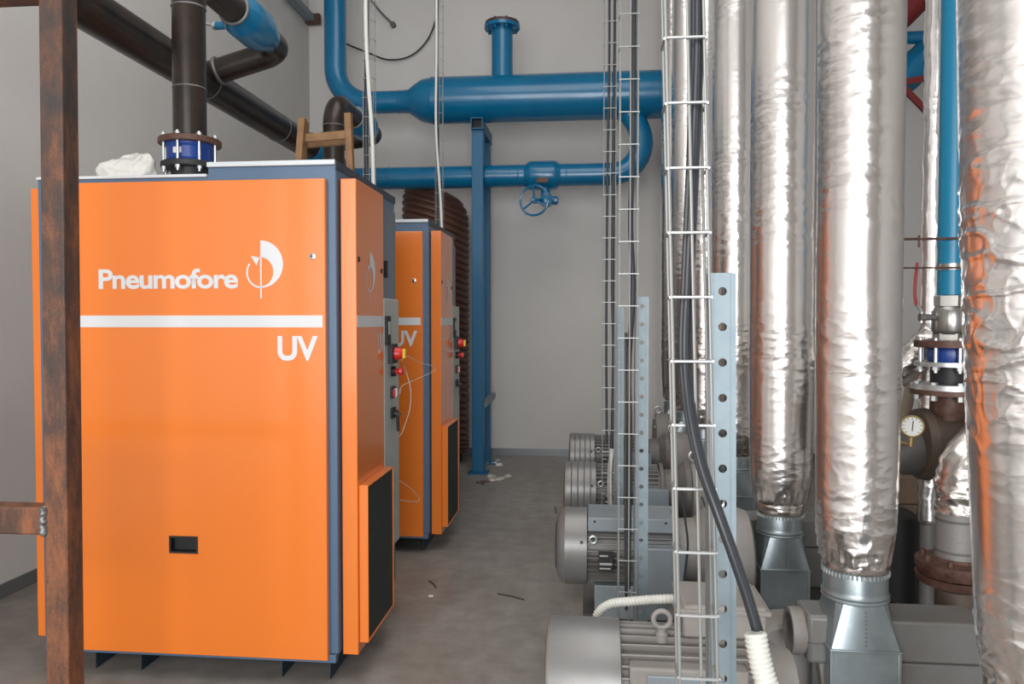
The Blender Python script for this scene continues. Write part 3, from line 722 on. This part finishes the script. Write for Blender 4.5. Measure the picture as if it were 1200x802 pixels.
def foil_duct(X, Y, me, label, lean=0, protos={}, dz=0):
    T = thing('foil_duct', (X, Y, 0), label, 'duct', 'foil wrapped ducts in a row above the blowers')
    o = bpy.data.objects.new('foil_sleeve', me); C.objects.link(o); o.parent = T
    if lean: o.rotation_euler = (0, lean, 0)
    if protos:
        for c in protos['k']:
            d = c.copy(); C.objects.link(d); d.parent = T; d.location.z += dz
            for g_ in c.children: e_ = g_.copy(); C.objects.link(e_); e_.parent = d
        return T
    def b(mb, nm, m, par=T, bev=0, ang=35):
        KK = .9; mb.v = [(v[0]*KK, v[1]*KK, v[2]) for v in mb.v]
        mb.v = [(v[0]+X, v[1]+Y, v[2]) for v in mb.v]; return mb.build(nm, m, par, bev, ang=ang)
    parts = []
    parts.append(b(MB().lathe((0, 0, .742), (0, 0, 1), [(0, .092), (.012, .101), (.02, .097), (.035, .102), (.055, .098)], 48), 'cloth_band', 'foilrough', ang=180))
    cl = b(MB().lathe((0, 0, .662), (0, 0, 1), [(0, .098), (.004, .102), (.010, .098), (.016, .102), (.022, .098), (.03, .0965), (.078, .0965), (.084, .094)], 48), 'collar', 'galvduct'); parts.append(cl)
    sc = MB()
    for k in range(48):
        a = 2*PI*k/48; sc.box(math.cos(a)*.099-.0022, math.cos(a)*.099+.0022, math.sin(a)*.099-.0022, math.sin(a)*.099+.0022, .734, .746)
    st = b(sc, 'crimped_edge', 'zinc', cl)
    # round to square transition
    tr = MB(); n = 48; h = .101
    for j in range(2):
        for i in range(n):
            a = 2*PI*i/n+PI/4
            if j == 0: tr.v.append((.098*math.cos(a), .098*math.sin(a), .662))
            else:
                q = i/(n/4); s_ = int(q); f = q-s_; cs = [(h, h), (-h, h), (-h, -h), (h, -h)]
                p0_, p1_ = cs[s_ % 4], cs[(s_+1) % 4]
                f2 = 0 if f < .12 else (1 if f > .88 else (f-.12)/.76); 
                tr.v.append((p0_[0]+(p1_[0]-p0_[0])*f2, p0_[1]+(p1_[1]-p0_[1])*f2, .545))
    for i in range(n): tr.f.append((i, n+i, n+(i+1) % n, (i+1) % n))
    parts.append(b(tr, 'transition', 'galvduct', ang=20))
    sq = MB().box(-h, h, -h, h, .20, .545).box(-h-.006, h+.006, -h-.006, h+.006, .537, .543).box(-h-.004, -h+.006, -h-.004, -h, .2, .537).box(h-.006, h+.004, -h-.004, -h, .2, .537)
    parts.append(b(sq, 'square_duct', 'galvduct', bev=.0015))
    rv = MB()
    for k in range(9): rv.lathe((0, -.0995-.0003*k, .648-.0115*k), (0, -1, 0), [(-.002, .0022), (.002, .0022), (.003, 0)], 6)
    parts.append(b(rv, 'rivet_seam', 'darkcast'))
    protos['k'] = parts; T['_p'] = 1; del T['_p']
    return T
proto = {}
ducts = [(1.44, .77, 'nearest foil wrapped duct, cut by the right edge of the frame'),
         (2.27, .762, 'second foil wrapped duct from the right, ending in a galvanised collar above a square boot'),
         (3.15, .765, 'third foil wrapped duct from the right, its collar behind the grey silencer'),
         (4.15, .77, 'fourth foil wrapped duct from the right, just behind the near perforated strut'),
         (5.2, .77, 'fifth foil wrapped duct from the right, a narrow strip beside the near mesh tray'),
         (6.2, .77, 'sixth foil wrapped duct from the right, seen through the near mesh tray'),
         (7.03, .765, 'farthest foil wrapped duct, seen behind the left wires of the near mesh tray')]
mshare = sleeve_mesh(9, .765, H-.01, .125, 72, .012, 4.4, 1.3)
for i, (Y, X, lab) in enumerate(ducts):
    if i == 0: me = sleeve_mesh(4, .80, H-.01, .120, 200, .0045, 2.2, 1.5)
    elif i == 1: me = sleeve_mesh(2, .765, H-.01, .113, 160, .005, 2.6, 1.15)
    elif i == 2: me = sleeve_mesh(3, .735, H-.01, .125, 128, .006, 3.0, 1.2)
    else: me = mshare
    foil_duct(X + (.075 if i == 0 else 0), Y, me, lab, -.035 if i == 0 else 0, proto, -.06 if i == 2 else 0)

# ------------------------------------------------------------ blowers with motors
def make_blower(X0, Y0, style, label):
    T = thing('blower', (X0, Y0, 0), label, 'blower', 'grey motor driven blowers in a row')
    ay = Y0-.12; az = .515 if style == 'big' else .55; xl_ = -.105 if style == 'big' else -.125
    R = .160 if style == 'big' else .150
    L = {'big': .185, 'round': .12, 'banded': .165}[style]
    mm = 'dusty' if style == 'big' else 'motorblue'
    if style == 'round':
        pr = [(0, .01), (0, R-.055), (.004, R-.03), (.018, R-.010), (.035, R), (L, R), (L+.002, R-.006)]
    elif style == 'big':
        pr = [(0, .01), (0, R-.012), (.003, R-.004), (.010, R), (L, R), (L+.002, R-.006)]
    else:
        pr = [(0, .01), (0, R-.01), (.004, R-.002), (.01, R)]
        for k in range(1, 5): x = L*k/5+.005; pr += [(x-.003, R), (x, R-.004), (x+.003, R)]
        pr += [(L, R), (L+.002, R-.006)]
    cov = MB().lathe((xl_, ay, az), (1, 0, 0), pr, 56).build('fan_cover', 'coversteel', T, ang=30)
    if style != 'big':
        g_ = MB()
        for k in range(5): g_.ring((xl_-.001, ay, az), (1, 0, 0), .02+.018*k, .0025, 28, 5)
        g_.build('fan_grille', 'rubber', cov)
    for a in (40, 160, 280):
        a = math.radians(a); p = Vector((xl_+L-.02, ay+math.cos(a)*(R+.001), az+math.sin(a)*(R+.001)))
        MB().lathe(p, (0, math.cos(a), math.sin(a)), [(0, .006), (.004, .006), (.005, 0)], 10).build('cover_screw', 'rubber', cov)
    bx0 = xl_+L; bx1 = bx0+.34; rb_ = R-.032
    MB().lathe((bx0-.01, ay, az), (1, 0, 0), [(0, rb_), (bx1-bx0+.01, rb_)], 40).build('motor_body', 'dusty' if style == 'big' else 'motor', T)
    # cooling fins: radial plates, one mesh each kind
    n_f = 34
    fin0 = None
    for k in range(n_f):
        a = 2*PI*k/n_f+.05
        if math.sin(a) > .82 and style == 'round': continue
        f = MB(); d = Vector((0, math.cos(a), math.sin(a))); t_ = Vector((0, -math.sin(a), math.cos(a)))*.0022
        i = 0; o = Vector((bx0+.002, ay, az))
        for x in (0, bx1-bx0-.02):
            for q, r_ in ((-1, rb_-.004), (1, rb_-.004), (1, R-.008), (-1, R-.008)): f.v.append(tuple(o+Vector((x, 0, 0))+d*r_+t_*q))
        f.f += [(0,1,2,3), (7,6,5,4), (0,4,5,1), (1,5,6,2), (2,6,7,3), (3,7,4,0)]
        f.build('cooling_fin', 'dusty' if style == 'big' else 'motor', T)
    # flat top rail / terminal box
    if style == 'big':
        tp = MB().box(bx0+.155, bx0+.36, ay-.06, ay+.13, az+R-.012, az+R+.070).build('terminal_box', mm, T, .008)
        MB().box(bx0+.147, bx0+.368, ay-.066, ay+.136, az+R+.050, az+R+.062).build('lid', mm, tp, .003)
        MB().box(bx0+.02, bx1-.04, ay-R+.018, ay-R+.075, az+.045, az+.105).build('side_pad', mm, T, .006)
        MB().box(bx0+.06, bx1-.10, ay-R+.012, ay-R+.02, az+.055, az+.090).build('side_plate', 'motorblue', T, .003)
        e_ = MB().lathe((bx0+.105, ay-.04, az+R-.03), (0, 0, 1), [(0, .016), (.02, .016), (.026, .011), (.034, .011)], 14).ring((bx0+.105, ay-.04, az+R+.026), (0, 1, 0), .021, .0065, 24, 8)
        e_.build('eye_bolt', 'dusty', T)
    else:
        if style == 'round': MB().box(bx0+.004, bx1+.005, ay-.125, ay+.10, az+R-.060, az+R-.006).build('top_box', mm, T, .004)
        for x in ((bx0+.03, bx0+.16, bx0+.30) if style == 'round' else ()): MB().lathe((x, ay-.125, az+R-.02), (0, -1, 0), [(0, .005), (.003, .005)], 8).build('box_screw', 'rubber', T)
        tb = MB().box(bx0+.19, bx1+.02, ay-R-.035, ay-R+.06, az-.125, az+.045).build('terminal_box', mm, T, .008)
        MB().box(bx0+.185, bx1+.025, ay-R-.045, ay-R-.035, az-.13, az+.05).build('lid', mm, tb, .004)
        MB().ring((bx0+.024, ay-R+.002, az+R-.085), (0, 1, 0), .013, .005, 18, 8).build('eye_bolt', 'zinc', T)
        npp = MB().box(bx0+.045, bx0+.10, ay-R-.002, ay-R+.012, az-.055, az+.02).build('nameplate', 'rubber', T)
        MB().box(bx0+.049, bx0+.096, ay-R-.003, ay-R-.002, az-.03, az-.022).box(bx0+.049, bx0+.08, ay-R-.003, ay-R-.002, az+.002, az+.008).box(bx0+.049, bx0+.09, ay-R-.003, ay-R-.002, az-.046, az-.041).build('plate_rules', 'control_grey', npp)
    # bell housing and pump casing
    MB().lathe((bx1-.01, ay, az), (1, 0, 0), [(0, R-.04), (0, R-.01), (.02, R-.01), (.05, R-.04), (.10, R-.06), (.11, .03)] if style == 'big' else [(0, R-.03), (0, R), (.018, R), (.022, R-.035), (.09, R-.03), (.13, R+.01), (.155, R+.012), (.155, .05)], 44).build('bell_housing', 'darkcast' if style == 'banded' else 'dusty', T)
    cx = bx1+.145
    if style == 'big': cs_ = MB().lathe((.63, Y0+.34, .36), (0, 1, 0), [(0, .05), (0, .135), (.01, .148), (.04, .155), (.11, .155), (.14, .14), (.14, .05)], 48).build('pump_casing', 'dusty', T)
    else: cs_ = MB().lathe((cx, ay+.02, az-.03), (1, 0, 0), [(0, .05), (0, .17), (.01, .185), (.05, .192), (.10, .192), (.14, .18), (.15, .16), (.15, .05)], 48).build('pump_casing', 'dusty', T)
    if style != 'big': MB().ring((cx+.03, ay+.0, az+.19), (0, 1, 0), .026, .009, 24, 8).build('lifting_eye', 'zinc', cs_)
    for k in range(10 if style != 'big' else 0):
        a = 2*PI*k/10; MB().lathe((cx-.008, ay+.02+.168*math.cos(a), az-.03+.168*math.sin(a)), (1, 0, 0), [(0, .009), (.01, .009)], 6).build('casing_bolt', 'zinc', cs_)
    # silencer box behind the duct with a round mouth to the left
    sy = Y0+.20
    s_ = MB().lathe((.585, sy, .545), (1, 0, 0), [(0, .052), (0, .066), (.03, .068), (.045, .062), (.045, .052)], 32, False).build('intake_mouth', 'dusty', T)
    MB().lathe((.612, sy, .545), (1, 0, 0), [(0, .0), (0, .058), (.008, .058)], 32, False).build('mouth_shade', 'black', T)  # flat black disc in place of the shade inside the open mouth
    MB().box(.622, .80, sy-.07, sy+.07, .475, .615).build('silencer_neck', 'motor', T, .012)
    MB().box(.622, .80, sy-.073, sy-.07, .535, .538).build('neck_joint', 'darkcast', T)
    MB().box(.80, 1.10, sy-.09, sy+.06, .500, .615).build('silencer_lid', 'motor', T, .006)
    MB().box(.805, 1.09, sy-.085, sy+.055, .33, .497).build('silencer_box', 'motor', T, .006)
    # foot and base frame
    for q in (-.12, .07): MB().box(bx0+.03, bx1-.03, ay+q, ay+q+.05, .30, az-R+.03).build('motor_foot', mm, T, .004)
    MB().beam((.70, sy-.03, .30), (.675, sy-.03, .475), .035, .05, (0, 1, 0)).beam((.73, sy+.05, .30), (.70, sy+.05, .475), .035, .05, (0, 1, 0)).build('neck_leg', 'dusty', T, .004)
    MB().box(-.02, 1.16, Y0-.26, Y0-.20, .22, .30).box(-.02, 1.16, Y0+.28, Y0+.34, .22, .30).box(-.02, .04, Y0-.20, Y0+.28, .22, .30).box(1.10, 1.16, Y0-.20, Y0+.28, .22, .30).box(.50, .56, Y0-.20, Y0+.28, .22, .30).build('base_frame', 'darkcast', T, .004)
    for x in (0, 1.12):
        for y in (Y0-.23, Y0+.31): MB().box(x-.015, x+.035, y-.025, y+.025, 0, .22).build('leg', 'darkcast', T)
    return T
b1 = make_blower(.4, 2.10, 'big', 'nearest blower motor with plain wide fan cover, at the bottom of the frame')
b2 = make_blower(.4, 3.20, 'round', 'second blower motor with rounded steel fan cover and dark nameplate')
b3 = make_blower(.4, 4.22, 'banded', 'third blower motor with banded fan cover, partly behind the second')
b4 = dup(b3, (.4, 5.28, 0), 'fourth blower motor with banded fan cover, farthest one showing its cover')
b5 = dup(b3, (.4, 6.35, 0), 'fifth blower, only its silencer and casing showing behind the struts', ('fan_cover', 'cooling_fin', 'motor_body', 'motor_foot', 'terminal_box', 'eye_bolt', 'nameplate', 'bell_housing'))
for b_ in (b5,): pass

# white hose from the near blower's terminal box
pts = smooth_path([at(697, 735, 2.12), at(702, 718, 2.12), at(716, 708, 2.12), at(740, 705, 2.12), at(765, 703, 2.12), at(793, 702, 2.1)], 20)
rad = [.0125+.0012*math.cos(2*PI*k/3.0) for k in range(len(pts))]
tag(MB().tube(pts, rad, 14).build('flexible_conduit', 'conduit', None, origin=pts[0]), 'white ribbed conduit curving over the nearest motor to its terminal box', 'conduit')
cable([at(799, 575, 2.8), at(803, 610, 2.8), at(806, 640, 2.8), at(802, 675, 2.8), at(797, 710, 2.8), at(792, 770, 2.85), Vector((at(790, 790, 2.86).x, 2.86, .004))], .004, 'black cable bowing over the second blower casing')
cable([at(822, 582, 2.78), at(828, 600, 2.78), at(832, 640, 2.78), at(833, 710, 2.78), at(833, 790, 2.8), Vector((at(833, 790, 2.82).x, 2.82, .004))], .0035, 'black cable at the right of the second blower casing beside the strut')

# ------------------------------------------------------------ pipework seen between the foil ducts on the right
Yp = 2.86
c = at(1115, 300, Yp); X = c.x; zz = lambda v: at(1112, v, Yp).z
T = thing('water_pipe', (X, Yp, 0), 'bright blue vertical pipe with steel ball valve and flanges between the two right foil ducts', 'pipe')
MB().lathe((X, Yp, zz(346)), (0, 0, 1), [(0, .044), (H-.01-zz(346), .044)], 32).build('blue_pipe', 'bluepvc', T)
MB().lathe((X, Yp, zz(290)), (0, 0, 1), [(0, .046), (.002, .046), (zz(284)-zz(290)+.01, .046)], 32).build('socket', 'bluepvc', T)
def vz(nm, m, v0, v1, r, n=32, prof=None, par=T, bev=0):
    z0_, z1_ = zz(v1), zz(v0); return MB().lathe((X, Yp, z0_), (0, 0, 1), prof(z1_-z0_) if prof else [(0, r), (z1_-z0_, r)], n).build(nm, m, par, bev)
vz('hex_union', 'stainless', 347, 359, .054, 6)
vb = vz('valve_body', 'stainless', 359, 392, .058, 32, lambda L_: [(0, .052), (.015, .060), (L_-.02, .060), (L_-.006, .052), (L_, .046)])
vz('hex_union', 'stainless', 391, 399, .056, 6)
p = at(1083, 372, Yp-.02)
MB().tube([(X-.05, Yp-.01, p.z), (p.x, Yp-.01, p.z)], .011, 12).lathe((p.x-.012, Yp-.01, p.z), (1, 0, 0), [(0, .016), (.018, .016)], 6).build('valve_spindle', 'darkcast', vb)
MB().tube(smooth_path([(p.x-.006, Yp-.012, p.z-.02), (p.x-.006, Yp-.012, p.z+.02), at(1074, 357, Yp-.02)], 5), [.006]*11, 8).build('handle_bar', 'zinc', vb)
MB().tube(smooth_path([at(1074, 358, Yp-.02), at(1072, 345, Yp-.02), at(1073, 325, Yp-.02), at(1075, 308, Yp-.02)], 5), [.0055]*16, 8).build('handle_grip', 'handlered', vb)
vz('upper_flange', 'rustflange', 399, 407, .115)
vz('rubber_joint', 'cobalt', 407, 424, .075, 32, lambda L_: [(0, .070), (L_*.5, .078), (L_, .070)])
vz('middle_flange', 'zinc', 424, 429, .112)
vz('neck', 'rubber', 429, 451, .062)
vz('lower_flange', 'zinc', 450, 456, .125)
vz('tee_flange', 'rustflange', 456, 462, .125)
vz('dark_pipe', 'rustflange', 462, 492, .062)
for k in range(8):
    a = PI/8+PI/4*k+.3
    MB().lathe((X+.096*math.cos(a), Yp+.096*math.sin(a), zz(436)), (0, 0, 1), [(0, .007), (zz(396)-zz(436), .007)], 8).lathe((X+.096*math.cos(a), Yp+.096*math.sin(a), zz(433)), (0, 0, 1), [(0, .013), (.012, .013)], 6).build('bolt', 'zinc', T)
    MB().lathe((X+.106*math.cos(a), Yp+.106*math.sin(a), zz(468)), (0, 0, 1), [(0, .012), (zz(447)-zz(468), .012)], 6).build('bolt', 'zinc', T)
# horizontal manifold below it
zm = zz(522)
T = thing('manifold', (X, Yp, zm), 'dusty brown grey horizontal manifold drum below the blue pipe, gauge at its end', 'pipe')
MB().lathe((X-.10, Yp+.02, zm), (1, 0, 0), [(0, .06), (0, .125), (.03, .13), (.034, .118), (1.1, .118), (1.1, 0)], 40).build('drum', 'darkbrown', T) if False else None
mat('darkbrown', (.085, .06, .045), .6, .1, col2=(.12, .09, .07), scale=6)
MB().lathe((X-.10, Yp+.02, zm), (1, 0, 0), [(0, .06), (0, .125), (.03, .13), (.034, .118), (1.1, .118), (1.1, 0)], 40).build('drum', 'darkbrown', T)
MB().lathe((X-.20, Yp+.02, zm-.03), (1, 0, 0), [(0, .03), (0, .075), (.03, .08), (.10, .08)], 28).build('end_cap', 'darkcast', T)
MB().tube([(X+.3, Yp+.02, 0), (X+.3, Yp+.02, zm-.1)], .05, 20).tube([(X+.95, Yp+.02, 0), (X+.95, Yp+.02, zm-.1)], .05, 20).build('leg', 'darkbrown', T)
gp = at(1069, 500, Yp-.16); gn = Vector((-.32, -1, .05)).normalized()
G = MB().lathe(gp-gn*(-.0), -gn, [(0, .036), (.035, .036), (.04, .03)], 32).build('gauge_case', 'rubber', T)
MB().ring(gp, gn, .0345, .0035, 32, 8).build('gauge_rim', 'brass', G)
MB().lathe(gp+gn*.0005, gn, [(0, .033), (.001, .033), (.001, 0)], 32).build('gauge_dial', 'paper', G)
MB().beam(gp+gn*.003+Vector((0, 0, -.016)), gp+gn*.003+Vector((.003, 0, .02)), .003, .001, gn).build('gauge_needle', 'black', G)
tk = MB(); rt = gn.cross(Vector((0, 0, 1))).normalized(); up = rt.cross(gn)
for k in range(11):
    a = math.radians(-45+27*k); d = rt*math.cos(a)+up*math.sin(a); tk.beam(gp+gn*.003+d*.024, gp+gn*.003+d*.030, .0018, .001, gn)
tk.build('gauge_ticks', 'black', G)
MB().tube([gp-gn*.02+Vector((0, 0, -.03)), gp-gn*.02+Vector((0, 0, -.065)), (gp.x, Yp-.06, gp.z-.07)], .007, 10).build('gauge_stem', 'brass', G)
# insulated pipe with silver coupling and rusty flange
Yq = 2.5; c = at(1122, 620, Yq); Xq = c.x; zq = lambda v: at(1122, v, Yq).z
T = thing('insulated_pipe', (Xq, Yq, 0), 'short foil wrapped elbow above a silver coupling and rusty flange, low on the right', 'pipe')
pts = smooth_path([(Xq, Yq, zq(600)), (Xq, Yq, zq(570)), at(1130, 545, Yq), at(1148, 520, Yq+.06), at(1180, 500, Yq+.2)], 14)
mb = MB(); rad = [.068]*len(pts); mb.tube(pts, rad, 48)
nv = []
for v in mb.v:
    q = Vector(v); d = .007*(1-min(1, abs(noise.noise(q*28))*3))+.006*noise.noise(q*14); nv.append(tuple(q+Vector((d, -d, d*.4))))
mb.v = nv; mb.build('foil_elbow', 'foilrough', T)
MB().lathe((Xq, Yq, zq(654)), (0, 0, 1), [(0, .062), (zq(598)-zq(654), .062)], 36).build('silver_coupling', 'silverpaint', T)
for v in (610, 646): MB().lathe((Xq, Yq, zq(v)), (0, 0, 1), [(0, .0635), (.008, .0635)], 36).build('clamp_band', 'darkcast', T)
MB().lathe((Xq, Yq, zq(672)), (0, 0, 1), [(0, .11), (.02, .118), (.04, .118), (.044, .07), (zq(652)-zq(672), .064)], 40).build('upper_flange', 'rustflange', T)
MB().lathe((Xq, Yq, zq(690)), (0, 0, 1), [(0, .06), (.02, .11), (.045, .118)], 40).build('lower_flange', 'rustflange', T)
MB().lathe((Xq, Yq, 0), (0, 0, 1), [(0, .07), (zq(688), .06)], 32).build('stub_pipe', 'darkbrown', T)
for k in range(8):
    a = PI/4*k+.2; MB().lathe((Xq+.096*math.cos(a), Yq+.096*math.sin(a), zq(678)), (0, 0, 1), [(0, .009), (.075, .009)], 6).build('bolt', 'rustflange', T)
# thin foil pipe behind with slanted branch
Yt = 3.3; Xt = at(1093, 200, Yt).x
T = thing('thin_foil_pipe', (Xt, Yt, 0), 'thin foil wrapped pipe left of the blue vertical pipe with slanting branch', 'pipe')
def foily(pts, r, n=32, am=.006):
    mb = MB().tube(pts, r, n); out = []
    for v in mb.v:
        q = Vector(v); d = am*(1-min(1, abs(noise.noise(Vector((q.x*25, q.y*25, q.z*14))))*3))+am*noise.noise(q*9); out.append(tuple(q+Vector((d, -d*.6, 0))))
    mb.v = out; return mb
n_ = 260
foily([Vector((Xt, Yt, .62)).lerp(Vector((Xt, Yt, H-.01)), k/n_) for k in range(n_+1)], .040, 32, .004).build('foil_sleeve', 'foil', T, ang=180)
a_, b_ = at(1096, 392, Yt-.06), at(1046, 442, Yt-.02)
foily([a_.lerp(b_, k/30) for k in range(31)], .062, 32, .008).build('slanted_sleeve', 'foilrough', T, ang=180)
MB().tube([(Xt, Yt, 0), (Xt, Yt, .63)], .03, 16).build('bare_pipe', 'darkcast', T)
# black drum behind
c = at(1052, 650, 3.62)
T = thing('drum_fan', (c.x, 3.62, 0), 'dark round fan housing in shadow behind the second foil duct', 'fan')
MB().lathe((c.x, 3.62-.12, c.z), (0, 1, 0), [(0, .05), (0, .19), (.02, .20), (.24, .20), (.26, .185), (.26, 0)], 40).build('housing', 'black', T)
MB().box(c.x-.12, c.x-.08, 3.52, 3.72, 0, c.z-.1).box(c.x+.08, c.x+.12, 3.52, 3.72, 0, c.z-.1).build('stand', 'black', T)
# beige slanted pipe and low beige skid
a_, b_ = at(1070, 440, 3.40), at(1058, 500, 3.40)
T = thing('beige_pipe', (a_.x, 3.40, 0), 'slim beige slanted pipe glimpsed left of the pressure gauge', 'pipe')
d = (a_-b_); lo = b_-d*(b_.z/d.z)
MB().tube([lo, a_+d*.4], .022, 16).build('tube', 'beige', T)
MB().tube([a_+d*.4, Vector((a_+d*.4))+Vector((.02, .12, .02))], .022, 16).build('elbow', 'beige', T)
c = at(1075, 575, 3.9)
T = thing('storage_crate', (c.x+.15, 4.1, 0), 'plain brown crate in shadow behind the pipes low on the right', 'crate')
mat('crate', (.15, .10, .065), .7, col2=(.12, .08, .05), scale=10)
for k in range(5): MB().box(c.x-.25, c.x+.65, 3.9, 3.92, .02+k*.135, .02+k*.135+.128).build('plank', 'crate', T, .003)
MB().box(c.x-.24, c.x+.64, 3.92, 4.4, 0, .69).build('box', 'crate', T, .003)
# clamp rods holding the blue pipe
T = thing('pipe_clamp', (X, Yp-.05, zz(315)), 'thin horizontal rods with steel clamp around the blue vertical pipe', 'clamp')
for v, r in ((280, .0045), (314, .003)):
    z = at(1090, v, Yp-.05).z; MB().tube([(.90, Yp-.05, z), (X+.35, Yp-.05, z)], r, 8).build('rod', 'rustflange', T)
MB().lathe((X, Yp, zz(317)), (0, 0, 1), [(0, .0475), (.022, .0475)], 32).build('band', 'stainless', T)
MB().tube([(at(1077, 280, Yp-.05).x, Yp-.05, at(1077, 290, Yp-.05).z), (at(1077, 280, Yp-.05).x, Yp-.05, at(1077, 276, Yp-.05).z)], .004, 8).build('pin', 'rustflange', T)
# far blue and red pipes in the gap at the top
Yr = 6.6
T = thing('far_blue_pipe', (at(1072, 44, Yr).x, Yr, at(1072, 44, Yr).z), 'slim blue horizontal pipe high in the gap between right foil ducts', 'pipe')
z = at(1072, 44, Yr).z; MB().tube([(1.6, Yr, z), (WX1, Yr, z)], .05, 24).build('tube', 'bluepipe', T)
T = thing('far_blue_elbow', (at(1072, 85, Yr).x, Yr, at(1072, 80, Yr).z), 'fatter blue pipe bend just below the slim one high between right foil ducts', 'pipe')
p = [at(1030, 110, Yr), at(1060, 92, Yr), at(1080, 70, Yr), at(1110, 60, Yr)]; p.append(Vector((WX1, Yr, p[-1].z)))
MB().tube(smooth_path(p, 6), .125, 28).build('tube', 'bluepipe', T)
T = thing('red_brace', at(1070, 10, 6.3), 'red steel pipe and braces at the top of the gap between right foil ducts', 'brace')
a_, b_ = at(1045, 30, 6.3), at(1100, -25, 6.3); MB().tube([a_, b_], .10, 24).build('red_pipe', 'redsteel', T)
MB().beam(at(1050, 98, 6.3), at(1095, 90, 6.3), .03, .045).beam(at(1054, 98, 6.3), at(1095, 140, 6.3), .03, .045).build('brace_angle', 'redsteel', T)
MB().tube([b_, Vector((b_.x, b_.y, H))], .10, 20).build('red_drop', 'redsteel', T)

# ------------------------------------------------------------ small wall items
T = thing('cable_trunking', (WX0+.06, 5, 4.8), 'grey metal trunking high along the left wall ending at the corner', 'trunking')
zt_ = at(378, 22, 8.15).z
MB().box(WX0+.002, WX0+.11, 0, 8.14, zt_-.03, zt_+.03).build('trunk', 'galv', T, .003)
MB().box(WX0+.002, WX0+.16, 8.12, 8.18, zt_-.05, zt_+.05).build('end_bracket', 'rustflange', T)
wire_thing('wall_cable', [at(383, 30, 8.2), at(400, 48, 8.2), at(432, 62, 8.2), at(455, 70, 8.2), at(480, 66, 8.2), at(500, 48, 8.2), at(511, 20, 8.2), at(514, -20, 8.2)], .009, 'rubber',
           'thin grey cable sagging across the upper back wall', 'cable')
wire_thing('wall_rod', [at(430, -6, 8.1), at(445, 13, 8.15), at(460, 28, 8.23)], .012, 'darkcast', 'short dark slanted rod fixed high on the back wall', 'rod')
MATSP = MB().lathe(at(460, 28, 8.2), (0, 1, 0), [(0, .03), (.05, .03)], 10)
o = MATSP.build('wall_anchor', 'darkcast', None, origin=at(460, 28, 8.2)); tag(o, 'small dark anchor at the lower end of the slanted wall rod', 'anchor')
# rubble, scraps and twigs on the floor
def scrap(u, v, s, m, label, seed):
    c = on_floor(u, v); r_ = random.Random(seed); mb = MB()
    for k in range(7):
        x, y = c.x+r_.uniform(-s, s), c.y+r_.uniform(-s, s)*1.2; h = r_.uniform(.3, .8)*s*.35
        a = r_.uniform(0, PI); w1 = r_.uniform(.2, .5)*s
        i = len(mb.v)
        for z, f in ((0, 1), (h, .7)):
            for q in range(5): mb.v.append((x+math.cos(a+q*1.256)*w1*f*r_.uniform(.7, 1.1), y+math.sin(a+q*1.256)*w1*f, z))
        mb.f += [(4+i, 3+i, 2+i, 1+i, i), (i+5, i+6, i+7, i+8, i+9)] + [(i+q, i+(q+1) % 5, i+5+(q+1) % 5, i+5+q) for q in range(5)]
    o = mb.build('rubble', m, None, origin=(c.x, c.y, 0)); o['kind'] = 'stuff'; return tag(o, label, 'rubble')
scrap(577, 543, .09, 'paper', 'white crumbs of rubble beside the blue support foot', 1)
scrap(582, 561, .10, 'debris', 'pale rubble crumbs on the floor in front of the blue support', 2)
scrap(566, 566, .05, 'rustflange', 'small reddish crumbs by the blue support base', 5)
for (u0, v0, u1, v1, lab) in ((503, 681, 511, 689, 'short dark twig on the floor right of the far cabinet'), (583, 696, 614, 703, 'thin dark twig on the floor left of the nearest motor'), (650, 594, 652, 602, 'tiny dark sliver on the floor by the third motor')):
    a_, b_ = on_floor(u0, v0, .004), on_floor(u1, v1, .004)
    tag(MB().tube([a_, a_.lerp(b_, .5)+Vector((.004, .006, 0)), b_], .0035, 6).build('twig', 'twig', None, origin=a_), lab, 'twig')
c = on_floor(505, 699); tag(MB().box(c.x-.012, c.x+.012, c.y-.01, c.y+.01, 0, .003).build('paper_scrap', 'paper', None, origin=(c.x, c.y, 0)), 'tiny white scrap on the floor near the far cabinet', 'scrap')
